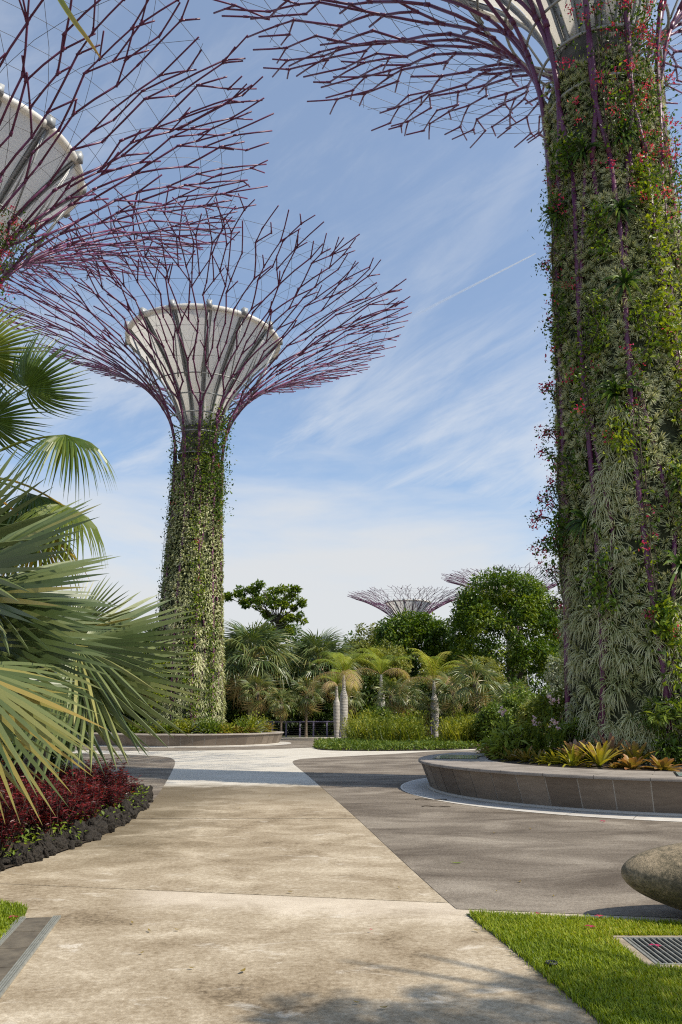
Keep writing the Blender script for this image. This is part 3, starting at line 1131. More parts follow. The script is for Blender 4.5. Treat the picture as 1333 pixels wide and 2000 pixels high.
for (zz, ln, dz, nf) in ((8.9, 0.28, 0.15, 5), (8.1, 0.34, -0.1, 6), (7.3, 0.34, 0.15, 6), (6.75, 0.25, -0.1, 4), (5.85, 0.62, 0.05, 11), (5.4, 0.58, -0.15, 11), (4.6, 0.3, 0.1, 4), (3.9, 0.22, 0.1, 3), (10.6, 0.25, 0.15, 3), (12.2, 0.3, 0.15, 3), (6.2, 0.4, 0.15, 6)):
    p0 = np.array(cyl(cd-1.40, zz-0.5, out=-0.05))
    oo = np.array([math.cos(cd-1.45), math.sin(cd-1.45), 0.0])
    vine(near, [p0, p0+oo*ln*0.45+np.array([0, 0, 0.45]), p0+oo*ln*0.8+np.array([0, 0, 0.5+dz]), p0+oo*ln*1.05+np.array([0, 0, 0.4+dz*1.5])], (0.10, 0.12, 0.10), 110, 0.075, rv, tint=0.25, flowers=nf, name='bougainvillea')
vine(near, [cyl(cd-1.2, z, out=0.06) for z in np.linspace(4, 14.5, 9)], (0.10, 0.10, 0.5), 700, 0.09, rv, tint=0.3, flowers=12, name='bougainvillea')
vine(near, [cyl(cd+0.75, z, out=0.12) for z in np.linspace(13.0, 18.5, 6)], (0.3, 0.28, 0.7), 1500, 0.10, rv, tint=0.35, flowers=75, name='bougainvillea')
vine(near, [cyl(cd+1.25, z, out=0.1) for z in np.linspace(9.0, 14.5, 6)], (0.16, 0.2, 0.7), 900, 0.10, rv, tint=0.35, flowers=40, name='bougainvillea')
vine(near, [cyl(cd-0.1, z, out=0.25) for z in np.linspace(14.5, 18.5, 4)], (0.4, 0.3, 0.5), 300, 0.09, rv, tint=0.35, flowers=18, name='bougainvillea')
vine(near, [cyl(cd-0.7, z, out=0.12) for z in np.linspace(11.5, 14.2, 4)], (0.15, 0.2, 0.6), 160, 0.09, rv, tint=0.4, flowers=9, name='bougainvillea')


PATCH = [(-0.85, 12.6, 0.35), (-0.2, 11.6, 0.55), (0.3, 8.9, 0.7), (-0.75, 6.4, 0.45), (-0.1, 6.9, 0.8), (0.45, 5.2, 0.75), (-0.5, 3.6, 0.5), (0.1, 3.0, 0.65),
         (-0.95, 9.9, 0.4), (0.5, 12.9, 0.8), (0.75, 7.4, 0.9), (-0.3, 9.3, 0.6), (0.35, 14.6, 0.6), (-0.6, 14.2, 0.45), (0.7, 4.0, 0.7), (-1.1, 5.0, 0.4)]


def fern(root, th, z, rg, n=26, L=0.6, tint=0.5, name='fern'):
    mb = MB()
    V, F, T = tuft(n, rg, L, 0.032, 0.55, 0.75, 4, 1.3, tint, 0.18)
    mb.inst((V, F, T), rotz(np.array([th])), np.array([cyl(th, z, out=0.05)]), 1.0)
    mb.build(name, M['vine'], root, smooth=False)


vine(near, [cyl(cd+0.35, z, out=0.2) for z in np.linspace(14.5, 19, 5)], (0.4, 0.4, 0.6), 900, 0.10, rv, tint=0.35, flowers=30, name='bougainvillea')
for (dth, z, tn_) in PATCH:
    hgt = rv.uniform(0.4, 1.3)
    vine(near, [cyl(cd+dth+rv.normal(0, 0.05), z+q*hgt/3, out=0.16) for q in range(4)], (rv.uniform(0.1, 0.22), 0.12, 0.15), int(rv.uniform(160, 420)), rv.uniform(0.09, 0.13), rv, tint=tn_, flowers=int(rv.integers(0, 2)))
for (dth, z) in ((-0.15, 8.1), (0.08, 10.7), (-0.62, 5.4), (-0.35, 14.4), (0.25, 14.6), (0.5, 6.1), (0.35, 4.3), (-0.95, 13.2), (0.12, 12.6)):
    fern(near, cd+dth, z, rv, tint=0.3 if z > 12 else 0.45)

cd2 = math.atan2(-T2[1], -T2[0])
vine(mid, [cyl(cd2+0.1+0.12*math.sin(z), z) for z in np.linspace(8, 17, 8)], (0.25, 0.2, 0.5), 800, 0.16, rv, tint=0.65, flowers=6)
vine(mid, [cyl(cd2+0.05+0.1*math.sin(z), z) for z in np.linspace(1, 8, 8)], (0.22, 0.15, 0.5), 900, 0.16, rv, tint=0.7)
vine(mid, [cyl(cd2+0.85, z, out=0.2) for z in np.linspace(13, 19.0, 6)], (0.3, 0.3, 0.6), 1500, 0.17, rv, tint=0.4, flowers=10)
vine(mid, [cyl(cd2-0.5, z, out=0.1) for z in np.linspace(13.5, 17.5, 4)], (0.35, 0.3, 0.5), 500, 0.15, rv, tint=0.4, flowers=4)
vine(mid, [cyl(cd2+0.35, z, out=0.2) for z in np.linspace(14.5, 18, 4)], (0.4, 0.3, 0.6), 900, 0.16, rv, tint=0.45, flowers=6)
vine(mid, [cyl(cd2-1.3, z, out=0.08) for z in np.linspace(6, 17.5, 8)], (0.14, 0.2, 0.6), 900, 0.15, rv, tint=0.3)
vine(mid, [cyl(cd2+0.6, z, out=0.12) for z in np.linspace(1.5, 6, 5)], (0.2, 0.15, 0.5), 600, 0.16, rv, tint=0.6)
vine(mid, [cyl(cd2-0.9, z, out=0.25) for z in np.linspace(2.5, 4.5, 5)], (0.4, 0.3, 0.5), 800, 0.2, rv, tint=0.9)
cd3 = math.atan2(-T3[1], -T3[0])
vine(left, [surf(cd3+0.55, s) for s in np.linspace(0.5, 6.2, 8)], (0.5, 0.5, 0.45), 1500, 0.13, rv, tint=0.3, flowers=110, name='bougainvillea', fsize=1.3)
vine(left, [surf(cd3+0.95, s) for s in np.linspace(2.5, 6.6, 8)], (0.4, 0.4, 0.3), 900, 0.13, rv, tint=0.25, flowers=50, name='bougainvillea', fsize=1.3)
vine(left, [surf(cd3+0.2, s) for s in np.linspace(1.5, 6.0, 8)], (0.5, 0.5, 0.4), 900, 0.13, rv, tint=0.25, flowers=50, name='bougainvillea', fsize=1.3)

near.location = (*T1, 0.0)
near.scale = (1.04, 1.04, 1.055)
mid.location = (*T2, 0.0)
left.location = (*T3, 0.0)
left.rotation_euler.z = 0.0
p = AT(797, 1155, 166)
far_a.location = (p[0], p[1], 0)
far_a.rotation_euler.z = 1.3
p = AT(1000, 1135, 150)
far_b.location = (p[0], p[1], 0)
far_b.rotation_euler.z = 2.6
far_b.scale = (1.04, 1.04, 1.05)

# ------------------------------------------------------------------ round stone planters
H_PL = 0.61


def planter(c, label, seed, panels=True, npan=57, r_in=3.86):
    rg = np.random.default_rng(seed)
    root = thing('stone_planter', (*c, 0), label, 'planter', 'round stone planters')
    C0 = (c[0], c[1], 0)
    w = MB()
    lathe(w, [(5.112, 0.0), (5.314, 0.545)], C0, 171)
    w.build('grout_ring', M['grout'], root)
    w = MB()
    g = 0.0019
    for k in range(npan):
        a0, a1 = k*2*PI/npan, (k+1)*2*PI/npan
        lathe(w, [(5.14, 0.045), (5.33, H_PL-0.055)], C0, 4, rg.uniform(0.1, 0.9), a0+g, a1-g)
    w.build('wall', M['wall'], root)
    k_ = MB()
    lathe(k_, [(5.05, 0.012), (5.20, 0.012), (5.185, 0.045), (5.13, 0.06)], C0, 114)
    k_.build('base_fillet', M['grout'], root)
    w = MB()
    nc = 38
    for k in range(nc):
        a0, a1 = k*2*PI/nc, (k+1)*2*PI/nc
        for (ra, rb) in ((r_in, 4.55), (4.555, 5.38)):
            prof_ = [(ra, H_PL-0.055), (ra, H_PL)]
            if rb > 5.0:
                prof_ += [(rb-0.03, H_PL), (rb-0.008, H_PL-0.01), (rb, H_PL-0.03), (rb, H_PL-0.055), (5.24, H_PL-0.055)]
            else:
                prof_ += [(rb, H_PL), (rb, H_PL-0.055)]
            lathe(w, prof_, C0, 5, 0.5, a0+0.0008, a1-0.0008, flip=True)
    w.build('coping', M['coping'], root, smooth=False)
    w = MB()
    lathe(w, [(3.82, H_PL-0.02), (5.24, H_PL-0.02)], C0, 114, flip=True)
    w.build('grout_bed', M['grout'], root)
    s = MB()
    lathe(s, [(0.01, H_PL+0.05), (2.5, H_PL+0.02), (3.88, H_PL-0.05)], C0, 60, flip=True)
    s.build('soil', M['soil'], root)
    return root


def apron(c, seed):
    rg = np.random.default_rng(seed)
    s = MB()
    n = 34
    for k in range(n):
        a0, a1 = k*2*PI/n, (k+1)*2*PI/n
        dark = rg.random() < 0.14
        lathe(s, [(5.0, 0.012), (5.74, 0.009)], (c[0], c[1], 0), 5, 0.12 if dark else rg.uniform(0.55, 0.8), a0+0.001, a1-0.001, flip=True)
    lathe(s, [(5.742, 0.0092), (5.79, 0.0092)], (c[0], c[1], 0), 120, 1.0, flip=True)
    o = s.build('paving_ring', M['apron'], None, smooth=False)
    tag(o, kind='structure')


pl1 = planter(T1, 'near round planter with brown slate wall, wide grey seat and map panel', 1)
pl2 = planter(T2, 'farther round planter with slate wall around the middle tower tree', 2)
pl3 = planter(T3, 'pale round planter end glimpsed behind the silver fan palm', 3)
for c, s in ((T1, 4), (T2, 5), (T3, 6)):
    apron(c, s)


def map_panel(pl, c, a0, a1):
    f = MB()
    lathe(f, [(4.02, H_PL+0.002), (4.02, H_PL+0.006), (5.06, H_PL+0.006), (5.06, H_PL+0.002)], (c[0], c[1], 0), 24, 0.5, a0, a1, flip=True)
    fo = f.build('map_frame', M['black'], pl)
    g = MB()
    e = 0.008
    lathe(g, [(4.06, H_PL+0.010), (5.02, H_PL+0.010)], (c[0], c[1], 0), 24, 0.5, a0+e, a1-e, flip=True)
    g.build('map_panel', M['mapglass'], fo)


map_panel(pl1, T1, R_(154), R_(176))
pm = G(1320, 1508, H_PL)
am = math.atan2(pm[1]-T1[1], pm[0]-T1[0])
map_panel(pl1, T1, am-0.01, am+0.2)

# ------------------------------------------------------------------ boulder, drains, small things on the ground


def boulder():
    import bmesh
    bm = bmesh.new()
    bmesh.ops.create_uvsphere(bm, u_segments=64, v_segments=40, radius=1)
    rg = np.random.default_rng(3)
    cs = rg.normal(size=(9, 3))
    for v in bm.verts:
        p = np.array(v.co)
        d = 1.0 + 0.02*sum(math.sin(2.1*float(p @ c)+i) for i, c in enumerate(cs))/2
        x, y, z = p*d
        x = math.copysign(abs(x)**1.0, x)
        zz = z*0.31
        v.co = (x*1.02, y*0.45, zz)
    # nose lifted, resting further along
    for v in bm.verts:
        x = v.co.x
        v.co.z += 0.03*max(0, -x)**2 - 0.02*x
    zmin = min(v.co.z for v in bm.verts)
    for v in bm.verts:
        v.co.z -= zmin
    for f in bm.faces:
        f.smooth = True
    me = bpy.data.meshes.new('boulder')
    bm.to_mesh(me)
    bm.free()
    me.materials.append(M['boulder'])
    o = bpy.data.objects.new('boulder', me)
    col.objects.link(o)
    g = G(1290, 1765)
    o.location = (3.3, g[1]-0.62, -0.01)
    o.rotation_euler = (0, 0, R_(-4))
    tag(o, 'smooth brown boulder lying on the asphalt beside the lawn', 'boulder')


boulder()


def drain():
    a, b = G(1244, 1838), G(1253, 1892)
    x0, y0, y1 = (a[0]+b[0])/2, b[1], a[1]
    root = thing('drain_grate', (x0, y0, 0), 'square metal drain grate in a concrete collar set in the lawn', 'drain')
    x1 = x0+0.74
    f = MB()
    z = 0.022
    for (cx, cy, sx, sy) in ((x0-0.035, (y0+y1)/2, 0.07, y1-y0+0.02), (x1+0.035, (y0+y1)/2, 0.07, y1-y0+0.02),
                             ((x0+x1)/2, y0-0.03, x1-x0+0.14, 0.06), ((x0+x1)/2, y1+0.03, x1-x0+0.14, 0.06)):
        box(f, (cx, cy, z/2-0.02), (sx, sy, z+0.04))
    f.build('collar', M['collar'], root, smooth=False)
    p = MB()
    box(p, ((x0+x1)/2, (y0+y1)/2, 0.009), (x1-x0-0.01, y1-y0-0.01, 0.002))  # thin flat plate below the bars, the hollow's darkness painted on
    p.build('pit_shade', M['pit_shade'], root, smooth=False)
    fr = MB()
    t = 0.018
    for (cx, cy, sx, sy) in ((x0+t/2, (y0+y1)/2, t, y1-y0), (x1-t/2, (y0+y1)/2, t, y1-y0),
                             ((x0+x1)/2, y0+t/2, x1-x0-2*t, t), ((x0+x1)/2, y1-t/2, x1-x0-2*t, t)):
        box(fr, (cx, cy, 0.018), (sx, sy, 0.02))
    fr.build('frame', M['metal'], root, smooth=False)
    n = 17
    for k in range(n):
        bar = MB()
        x = x0+t+(x1-x0-2*t)*(k+0.5)/n
        box(bar, (x, (y0+y1)/2, 0.02), (0.011, y1-y0-2*t-0.002, 0.014))
        bar.build('bar', M['metal'], root, smooth=False)
    for k in range(3):
        bar = MB()
        box(bar, ((x0+x1)/2, y0+(y1-y0)*(k+1)/4, 0.0115), (x1-x0-2*t-0.002, 0.011, 0.0025))
        bar.build('cross_bar', M['metal'], root, smooth=False)


drain()


def channel():
    a, b = G(112, 1793)[:2], G(-40, 1990)[:2]
    d = (a-b)/np.linalg.norm(a-b)
    nrm = np.array([-d[1], d[0]])          # towards the left
    w = 0.27
    L = np.linalg.norm(a-b)
    c0 = a-d*L/2
    rz = math.atan2(d[1], d[0])
    root = thing('drain_channel', (c0[0], c0[1], 0), 'covered drain channel with two grooved metal strips at the path edge', 'drain')
    for off, ln in ((0.0, L), (w, L)):
        s = MB()
        for q in range(4):
            c = c0+nrm*(off-0.024+0.016*q)
            box(s, (c[0], c[1], 0.012), (ln, 0.010, 0.016), rz)
        c = c0+nrm*off
        box(s, (c[0], c[1], 0.006), (ln, 0.062, 0.008), rz)
        s.build('metal_strip', M['metal'], root, smooth=False)
    n = 5
    for k in range(n):
        s = MB()
        c = c0+nrm*w/2+d*(L*(k+0.5)/n-L/2)
        box(s, (c[0], c[1], 0.005), (L/n-0.012, w-0.064, 0.012), rz)
        s.build('cover_slab', M['slabdark'], root, smooth=False)
    s = MB()
    c = c0+nrm*w/2
    box(s, (c[0], c[1], 0.003), (L, w-0.066, 0.004), rz)
    s.build('joint_bed', M['collar'], root, smooth=False)


channel()


def petal(px, py, label, mat='flower', size=0.05, flat=0.012, n=3, z=0.012):
    g = G(px, py)
    rg = np.random.default_rng(int(px*7+py))
    s = MB()
    for k in range(n):
        Vt, Ft, Tt = LEAF
        s.inst(LEAF, rotz(np.array([k*2*PI/n+rg.uniform(0, 1)])), np.array([[g[0], g[1], z+flat*(k+1)/n]]), size, np.array([rg.uniform(0.3, 0.8)]))
    o = s.build('fallen_petal', M[mat], None)
    tag(o, label, 'petal', None)
    return o


petal(1174, 1804, 'pink fallen bract on the lawn nearest the boulder', z=0.05)
petal(1155, 1825, 'mauve fallen bract lying on the lawn left of the drain grate', z=0.05)
petal(1281, 1857, 'pink fallen flower caught on the drain grate bars', z=0.03)
petal(1180, 1606, 'small red petal on the asphalt below the near planter', size=0.07)
petal(1052, 1789, 'red petal on the concrete strip along the lawn edge', size=0.04)
petal(722, 1822, 'small red petal on the concrete path', size=0.03, n=1)
petal(26, 1800, 'pink petal beside the drain channel strip', size=0.05, z=0.03)


def leaf_litter(px, py, label, L, ang, name, cat, mat, w=0.25, curl=0.12):
    g = G(px, py)
    s = MB()
    u = np.linspace(0, 1, 9)
    hw = L*w*0.5*np.sin(PI*np.clip(u*0.96+0.02, 0, 1))
    x = (u-0.5)*L
    z = 0.008+curl*L*(2*u-1)**2
    A = np.stack([x, -hw, z+0.25*hw], 1)
    B = np.stack([x, hw, z+0.25*hw], 1)
    Cc = np.stack([x, 0*hw, z], 1)
    V = np.stack([A, Cc, B], 1).reshape(-1, 3) @ rotz(np.array(ang)).T + np.array([g[0], g[1], 0.004])
    i = np.arange(8)
    F = np.vstack([np.stack([3*i, 3*i+1, 3*i+4, 3*i+3], -1), np.stack([3*i+1, 3*i+2, 3*i+5, 3*i+4], -1)])
    s.add(V, F, 0.6)
    tag(s.build(name, M[mat], None), label, cat, 'dry leaves scattered on the paving' if label.startswith('tiny') else None)


leaf_litter(893, 1688, 'curled green leaf fallen on the asphalt', 0.15, 0.1, 'fallen_leaf', 'leaf', 'weed')
leaf_litter(1322, 1893, 'curled brown leaf by the drain grate collar', 0.07, 1.3, 'fallen_leaf', 'leaf', 'rust', 0.5, 0.3)
for (px, py, lab, L) in ((842, 1563, 'thin twig on the asphalt beside the paving ring', 0.6), (852, 1577, 'second thin twig lying nearer on the asphalt', 0.5)):
    g = G(px, py)
    s = MB()
    rg = np.random.default_rng(px)
    tube(s, [(g[0]+(u-0.5)*L, g[1]+0.05*math.sin(5*u), 0.014+0.01*math.sin(9*u)) for u in np.linspace(0, 1, 8)], 0.008, 5)
    tag(s.build('fallen_twig', M['wood'], None), lab, 'twig')
rgl = np.random.default_rng(55)
for k in range(22):
    px, py = rgl.uniform(180, 1200), 1545+430*rgl.random()**1.5
    if py > 1770 and px > 560+0.25*py-60:
        px = rgl.uniform(250, 820)
    leaf_litter(px, py, 'tiny dry leaf scattered on the paving', rgl.uniform(0.03, 0.075), rgl.uniform(0, 6.28), 'fallen_leaf', 'leaf', 'rust', 0.45, 0.2)
g = G(1078, 1894)
s = MB()
tube(s, [(g[0]+0.035*math.cos(a), g[1]+0.035*math.sin(a), 0.04) for a in np.linspace(0, 2*PI, 17)], 0.007, 6, caps=False)
lathe(s, [(0.03, 0.0), (0.03, 0.042), (0.0, 0.038)], (g[0], g[1], 0), 14)
tag(s.build('sprinkler_head', M['black'], None), 'black round sprinkler head sunk in the shaded lawn', 'sprinkler')

# spotlight in the near planter
g = G(1205, 1492, H_PL)
sp = thing('garden_spotlight', (g[0], g[1]+0.1, H_PL-0.05), 'black box spotlight among the bromeliads of the near planter', 'spotlight')
s = MB()
lathe(s, [(0.0, 0.2), (0.10, 0.2), (0.125, 0.17), (0.125, -0.08), (0.10, -0.10), (0, -0.10)], (g[0], g[1]+0.1, H_PL+0.08), 4, a0=PI/4, a1=PI/4+2*PI)
s.build('housing', M['black'], sp, smooth=False)
s = MB()
box(s, (g[0]-0.01, g[1]+0.1-0.095, H_PL+0.20), (0.05, 0.004, 0.03))
s.build('sticker', M['white'], sp, smooth=False)

# ------------------------------------------------------------------ railing
ra, rb = G(505, 1440)[:2], G(990, 1437)[:2]
rl = thing('railing', (ra[0], ra[1], 0), 'lilac metal railing with posts and wires behind the plaza', 'railing')
Lr = np.linalg.norm(rb-ra)
dr = (rb-ra)/Lr
nr = int(Lr/0.95)
for k in range(nr+1):
    p = ra+dr*Lr*k/nr
    s = MB()
    box(s, (p[0], p[1], 0.5), (0.11, 0.05, 1.0), math.atan2(dr[1], dr[0]))
    s.build('post', M['rail'], rl, smooth=False)
s = MB()
tube(s, [(*ra, 1.03), (*rb, 1.03)], 0.05, 8)
s.build('top_rail', M['rail'], rl)
s = MB()
for z in np.linspace(0.12, 0.9, 7):
    tube(s, [(*ra, z), (*rb, z)], 0.006, 4)
s.build('wire', M['cable'], rl)
g = AT(925, 1414, G(925, 1438)[1]-0.3)
s = MB()
box(s, g, (0.34, 0.03, 0.42))
sg = s.build('notice_board', M['signgreen'], None, smooth=False)
tag(sg, 'small green notice on the railing', 'sign')

# ------------------------------------------------------------------ palms
def fan_vf(nseg, spread, L, split, rg, fold=0.5, curl=0.25, droop=0.35, tint=0.45, tipdroop=0.25, tap=1.5, vary=0.07, rings=(0.04, 0.25, 0.45, 0.62, 0.8, 0.92, 1.0)):
    """fan leaf at the origin, along x, face up z; V-folded segments, tips free"""
    V, F, T = [], [], []
    u = np.array(rings)
    m = len(u)
    n0 = 0
    da = 2*spread/nseg
    for i in range(nseg):
        a = -spread+(i+0.5)*da
        q = a/spread
        l = L*(1-0.22*q*q)*rg.uniform(0.92, 1.06)
        r = u*l
        rs = split*l
        hw = np.where(r < rs, r*math.tan(da/2)*1.04, rs*math.tan(da/2)*1.04*np.clip(1-np.clip((r-rs)/(l-rs), 0, 1)**tap, 0, 1))
        hw = np.maximum(hw, 0.0012)
        ca, sa = math.cos(a), math.sin(a)
        jit = rg.normal(0, 0.05)
        zz = -curl*L*(abs(math.sin(a/1.15))**2)*(u**1.6)*0.6 - droop*L*u**2.6*0.5 - np.clip(u-split, 0, 1)**1.6*tipdroop*L*rg.uniform(0.4, 1.6)
        side = jit*np.clip(u-split, 0, 1)*L
        fz = hw*fold
        cx = r*ca-side*sa
        cy = r*sa+side*ca
        A = np.stack([cx+hw*sa, cy-hw*ca, zz-fz], 1)
        C = np.stack([cx, cy, zz+fz], 1)
        B = np.stack([cx-hw*sa, cy+hw*ca, zz-fz], 1)
        V.append(np.stack([A, C, B], 1).reshape(-1, 3))
        k = np.arange(m-1)*3
        F.append(np.vstack([np.stack([k, k+1, k+4, k+3], -1), np.stack([k+1, k+2, k+5, k+4], -1)])+n0)
        tv = tint+rg.normal(0, vary)
        tg = tv+0.10*np.clip(u[1:]-0.6, 0, 1)
        T.append(np.concatenate([tg, tg+0.03]))
        n0 += 3*m
    return np.concatenate(V), np.concatenate(F), np.clip(np.concatenate(T), 0, 1)


def frond(root, crown, hub, face, L, rg, mat, nseg=52, spread=R_(125), split=0.5, tint=0.45, petw=0.035, name='frond', axis=None, **kw):
    """a fan leaf: petiole from the crown to the hub, blade opening onward, its face towards 'face'"""
    crown, hub = np.array(crown, float), np.array(hub, float)
    d = hub-crown if axis is None else np.array(axis, float)
    B = basis(d, np.array(face, float))
    V, F, T = fan_vf(nseg, spread, L, split, rg, tint=tint, **kw)
    V = V @ B.T + hub
    # gravity pulls the outer parts
    mb = MB()
    mb.add(V, F, T)
    dd = np.linalg.norm(hub-crown)
    u = np.linspace(0, 1, 8)[:, None]
    mid_ = crown+(hub-crown)*u+np.array([0, 0, 1.0])*(0.10*dd*np.sin(PI*u))
    tube(mb, np.vstack([mid_, hub+B[:, 0]*0.25*L*0.4]), np.append(np.linspace(petw*1.5, petw*0.7, 8), petw*0.25), 6, min(1, tint+0.25))
    return mb.build(name, M[mat], root, smooth=False)


def place_frond(root, crown, hx, hy, hY, tx, ty, tY, face, L, rg, mat, **kw):
    """hub and tip read off the photo (pixel and distance)"""
    h, t = AT(hx, hy, hY), AT(tx, ty, tY)
    return frond(root, crown, h, face, L if L else np.linalg.norm(t-h), rg, mat, axis=t-h, **kw)


rp = np.random.default_rng(404)
# silver fan palm at the left, near
sp_c = np.array([-5.6, 11.6, 0.0])
silver = thing('silver_fan_palm', sp_c, 'big silver-green fan palm with yellowing lower leaf, spilling in at the left', 'palm')
crown = sp_c+np.array([0, 0, 2.35])
s = MB()
lathe(s, [(0.34, 0), (0.27, 0.5), (0.26, 1.6), (0.33, 2.1), (0.22, 2.5), (0.0, 2.6)], sp_c, 14)
s.build('trunk', M['palmtrunk'], silver)
FR = dict(nseg=25, spread=R_(86), split=0.42, petw=0.045, droop=0.08, tipdroop=0.04, curl=0.14, fold=0.6, vary=0.11, tap=2.3)
cam_f = np.array([0.15, -1.0, 0.35])
for (hx, hy, hY, tx, ty, tY, face, tint) in (
        (-110, 1090, 11.2, 75, 905, 10.9, (0.1, -0.8, 0.55), 0.40),
        (-70, 1120, 10.9, 180, 985, 10.6, (0.15, -0.55, 0.8), 0.44),
        (-70, 1170, 10.5, 205, 1105, 10.2, (0.1, -0.5, 0.85), 0.48),
        (-20, 1175, 10.8, 205, 1205, 10.6, (0.15, -0.45, 0.85), 0.44),
        (-60, 1230, 10.9, 222, 1265, 10.8, (0.2, -0.5, 0.8), 0.42),
        (-50, 1240, 11.2, 210, 1345, 11.2, (0.25, -0.5, 0.8), 0.38),
        (-80, 1300, 9.1, 128, 1510, 8.7, (0.7, -0.5, 0.5), 0.64),
        (-70, 1335, 8.9, 60, 1600, 8.5, (0.8, -0.55, 0.3), 0.68),
        (-150, 1330, 9.3, 0, 1600, 8.9, (0.6, -0.75, 0.3), 0.66),
        (-150, 1020, 12.0, -60, 850, 12.0, (0.2, -0.9, 0.3), 0.40),
        (-150, 1250, 10.0, -60, 1480, 9.6, (0.4, -0.8, 0.4), 0.6),
        (-40, 1330, 12.2, 150, 1330, 12.9, (0.1, -0.3, 0.9), 0.35)):
    FR['vary'] = 0.13 if tint > 0.6 else 0.11
    FR['split'] = 0.30 if tint > 0.6 else 0.40
    place_frond(silver, crown, hx, hy, hY, tx, ty, tY, face, None, rp, 'greyleaf', tint=tint, **FR)

# second silver palm behind it, reaching over the path's edge
sp2 = np.array([-5.7, 15.6, 0.0])
silver2 = thing('silver_fan_palm', sp2, 'silver-grey fan palm behind the red shrubs, its leaves reaching over the path edge', 'palm')
crown2 = sp2+np.array([0, 0, 2.3])
s = MB()
lathe(s, [(0.30, 0), (0.24, 0.5), (0.23, 1.6), (0.3, 2.1), (0.2, 2.5), (0.0, 2.6)], sp2, 14)
s.build('trunk', M['palmtrunk'], silver2)
for (hx, hy, hY, tx, ty, tY, face, tint) in (
        (150, 1262, 14.8, 372, 1275, 14.2, (0.1, -0.75, 0.6), 0.54),
        (170, 1310, 14.5, 360, 1430, 13.9, (0.25, -0.7, 0.6), 0.50),
        (120, 1330, 14.2, 262, 1490, 13.7, (0.4, -0.75, 0.5), 0.45),
        (140, 1235, 15.2, 258, 1172, 15.0, (0.0, -0.9, 0.4), 0.52),
        (80, 1240, 15.4, 165, 1180, 15.5, (-0.1, -0.9, 0.3), 0.45),
        (90, 1320, 14.6, 120, 1470, 14.3, (0.3, -0.9, 0.3), 0.45),
        (160, 1290, 15.9, 300, 1330, 16.4, (0.1, -0.3, 0.9), 0.38),
        (20, 1330, 15.0, -40, 1450, 15.0, (0, -0.9, 0.3), 0.42)):
    place_frond(silver2, crown2, hx, hy, hY, tx, ty, tY, face, None, rp, 'greyleaf', tint=tint, nseg=30, spread=R_(90), split=0.42, petw=0.04, droop=0.08, tipdroop=0.04, curl=0.15, fold=0.6, vary=0.09, tap=2.3)

# tall green fan palm rising behind
gp = np.array([-7.3, 14.2, 0.0])
green = thing('green_fan_palm', gp, 'taller dark green fan palm with long-stalked leaves, above the silver palms', 'palm')
crown3 = AT(-95, 945, 14.2)
s = MB()
lathe(s, [(0.2, 0), (0.15, 0.6), (0.13, crown3[2]-0.6), (0.19, crown3[2]-0.2), (0.0, crown3[2]+0.2)], (crown3[0], crown3[1], 0), 12)
s.build('trunk', M['palmtrunk'], green)
for (hx, hy, hY, tx, ty, tY, face, tint, L) in (
        (52, 757, 13.6, 128, 705, 13.2, (0.5, -0.8, -0.1), 0.42, 1.0),
        (-40, 690, 13.4, 20, 610, 13.2, (0.5, -0.7, 0.4), 0.66, 1.1),
        (128, 850, 13.4, 225, 868, 13.2, (0.2, -0.25, 0.95), 0.55, 1.05),
        (120, 985, 13.2, 225, 1040, 13.0, (0.25, -0.35, 0.9), 0.66, 1.1),
        (60, 965, 14.0, 150, 985, 14.6, (0.1, -0.1, 1), 0.4, 1.1),
        (70, 1040, 13.6, 160, 1115, 13.4, (0.3, -0.6, 0.7), 0.85, 1.1),
        (-20, 820, 13.8, 20, 770, 13.6, (0.2, -0.9, 0.2), 0.4, 0.9),
        (20, 1010, 14.0, 60, 1100, 13.8, (0.2, -0.9, 0.2), 0.35, 1.1),
        (-70, 1040, 14.0, -60, 1130, 13.8, (0.2, -0.9, 0.2), 0.35, 1.1)):
    place_frond(green, crown3, hx, hy, hY, tx, ty, tY, face, L, rp, 'palmleaf', tint=tint, nseg=42, spread=R_(135), split=0.5,
                petw=0.022, curl=0.75, droop=0.75, tipdroop=0.7)

# dry strap of a palm leaf hanging into the top left corner, from a palm beside the camera
h0, h1 = AT(95, -40, 3.0), AT(196, 112, 2.75)
pts = chaikin([AT(60, -420, 3.4), AT(78, -200, 3.2), h0, AT(140, 35, 2.9), AT(175, 80, 2.8), h1], 2)
s = MB()
n = len(pts)
hw = 0.014*np.sin(PI*np.clip(np.linspace(0.35, 1.0, n), 0, 1))+0.0012
sd = np.array([0.8, -0.3, 0.5])
A = pts-sd*hw[:, None]
B = pts+sd*hw[:, None]
Cc = pts+np.array([0, 0.004, -0.004])
V = np.stack([A, Cc, B], 1).reshape(-1, 3)
i = np.arange(n-1)*3
s.add(V, np.vstack([np.stack([i, i+1, i+4, i+3], -1), np.stack([i+1, i+2, i+5, i+4], -1)]), np.clip(np.linspace(0.75, 1.0, n-1).repeat(1), 0, 1).tolist()*2)
tag(s.build('palm_leaf_strap', M['palmleaf'], None), 'thin dry palm leaf strap hanging into the top left corner', 'palm leaf')


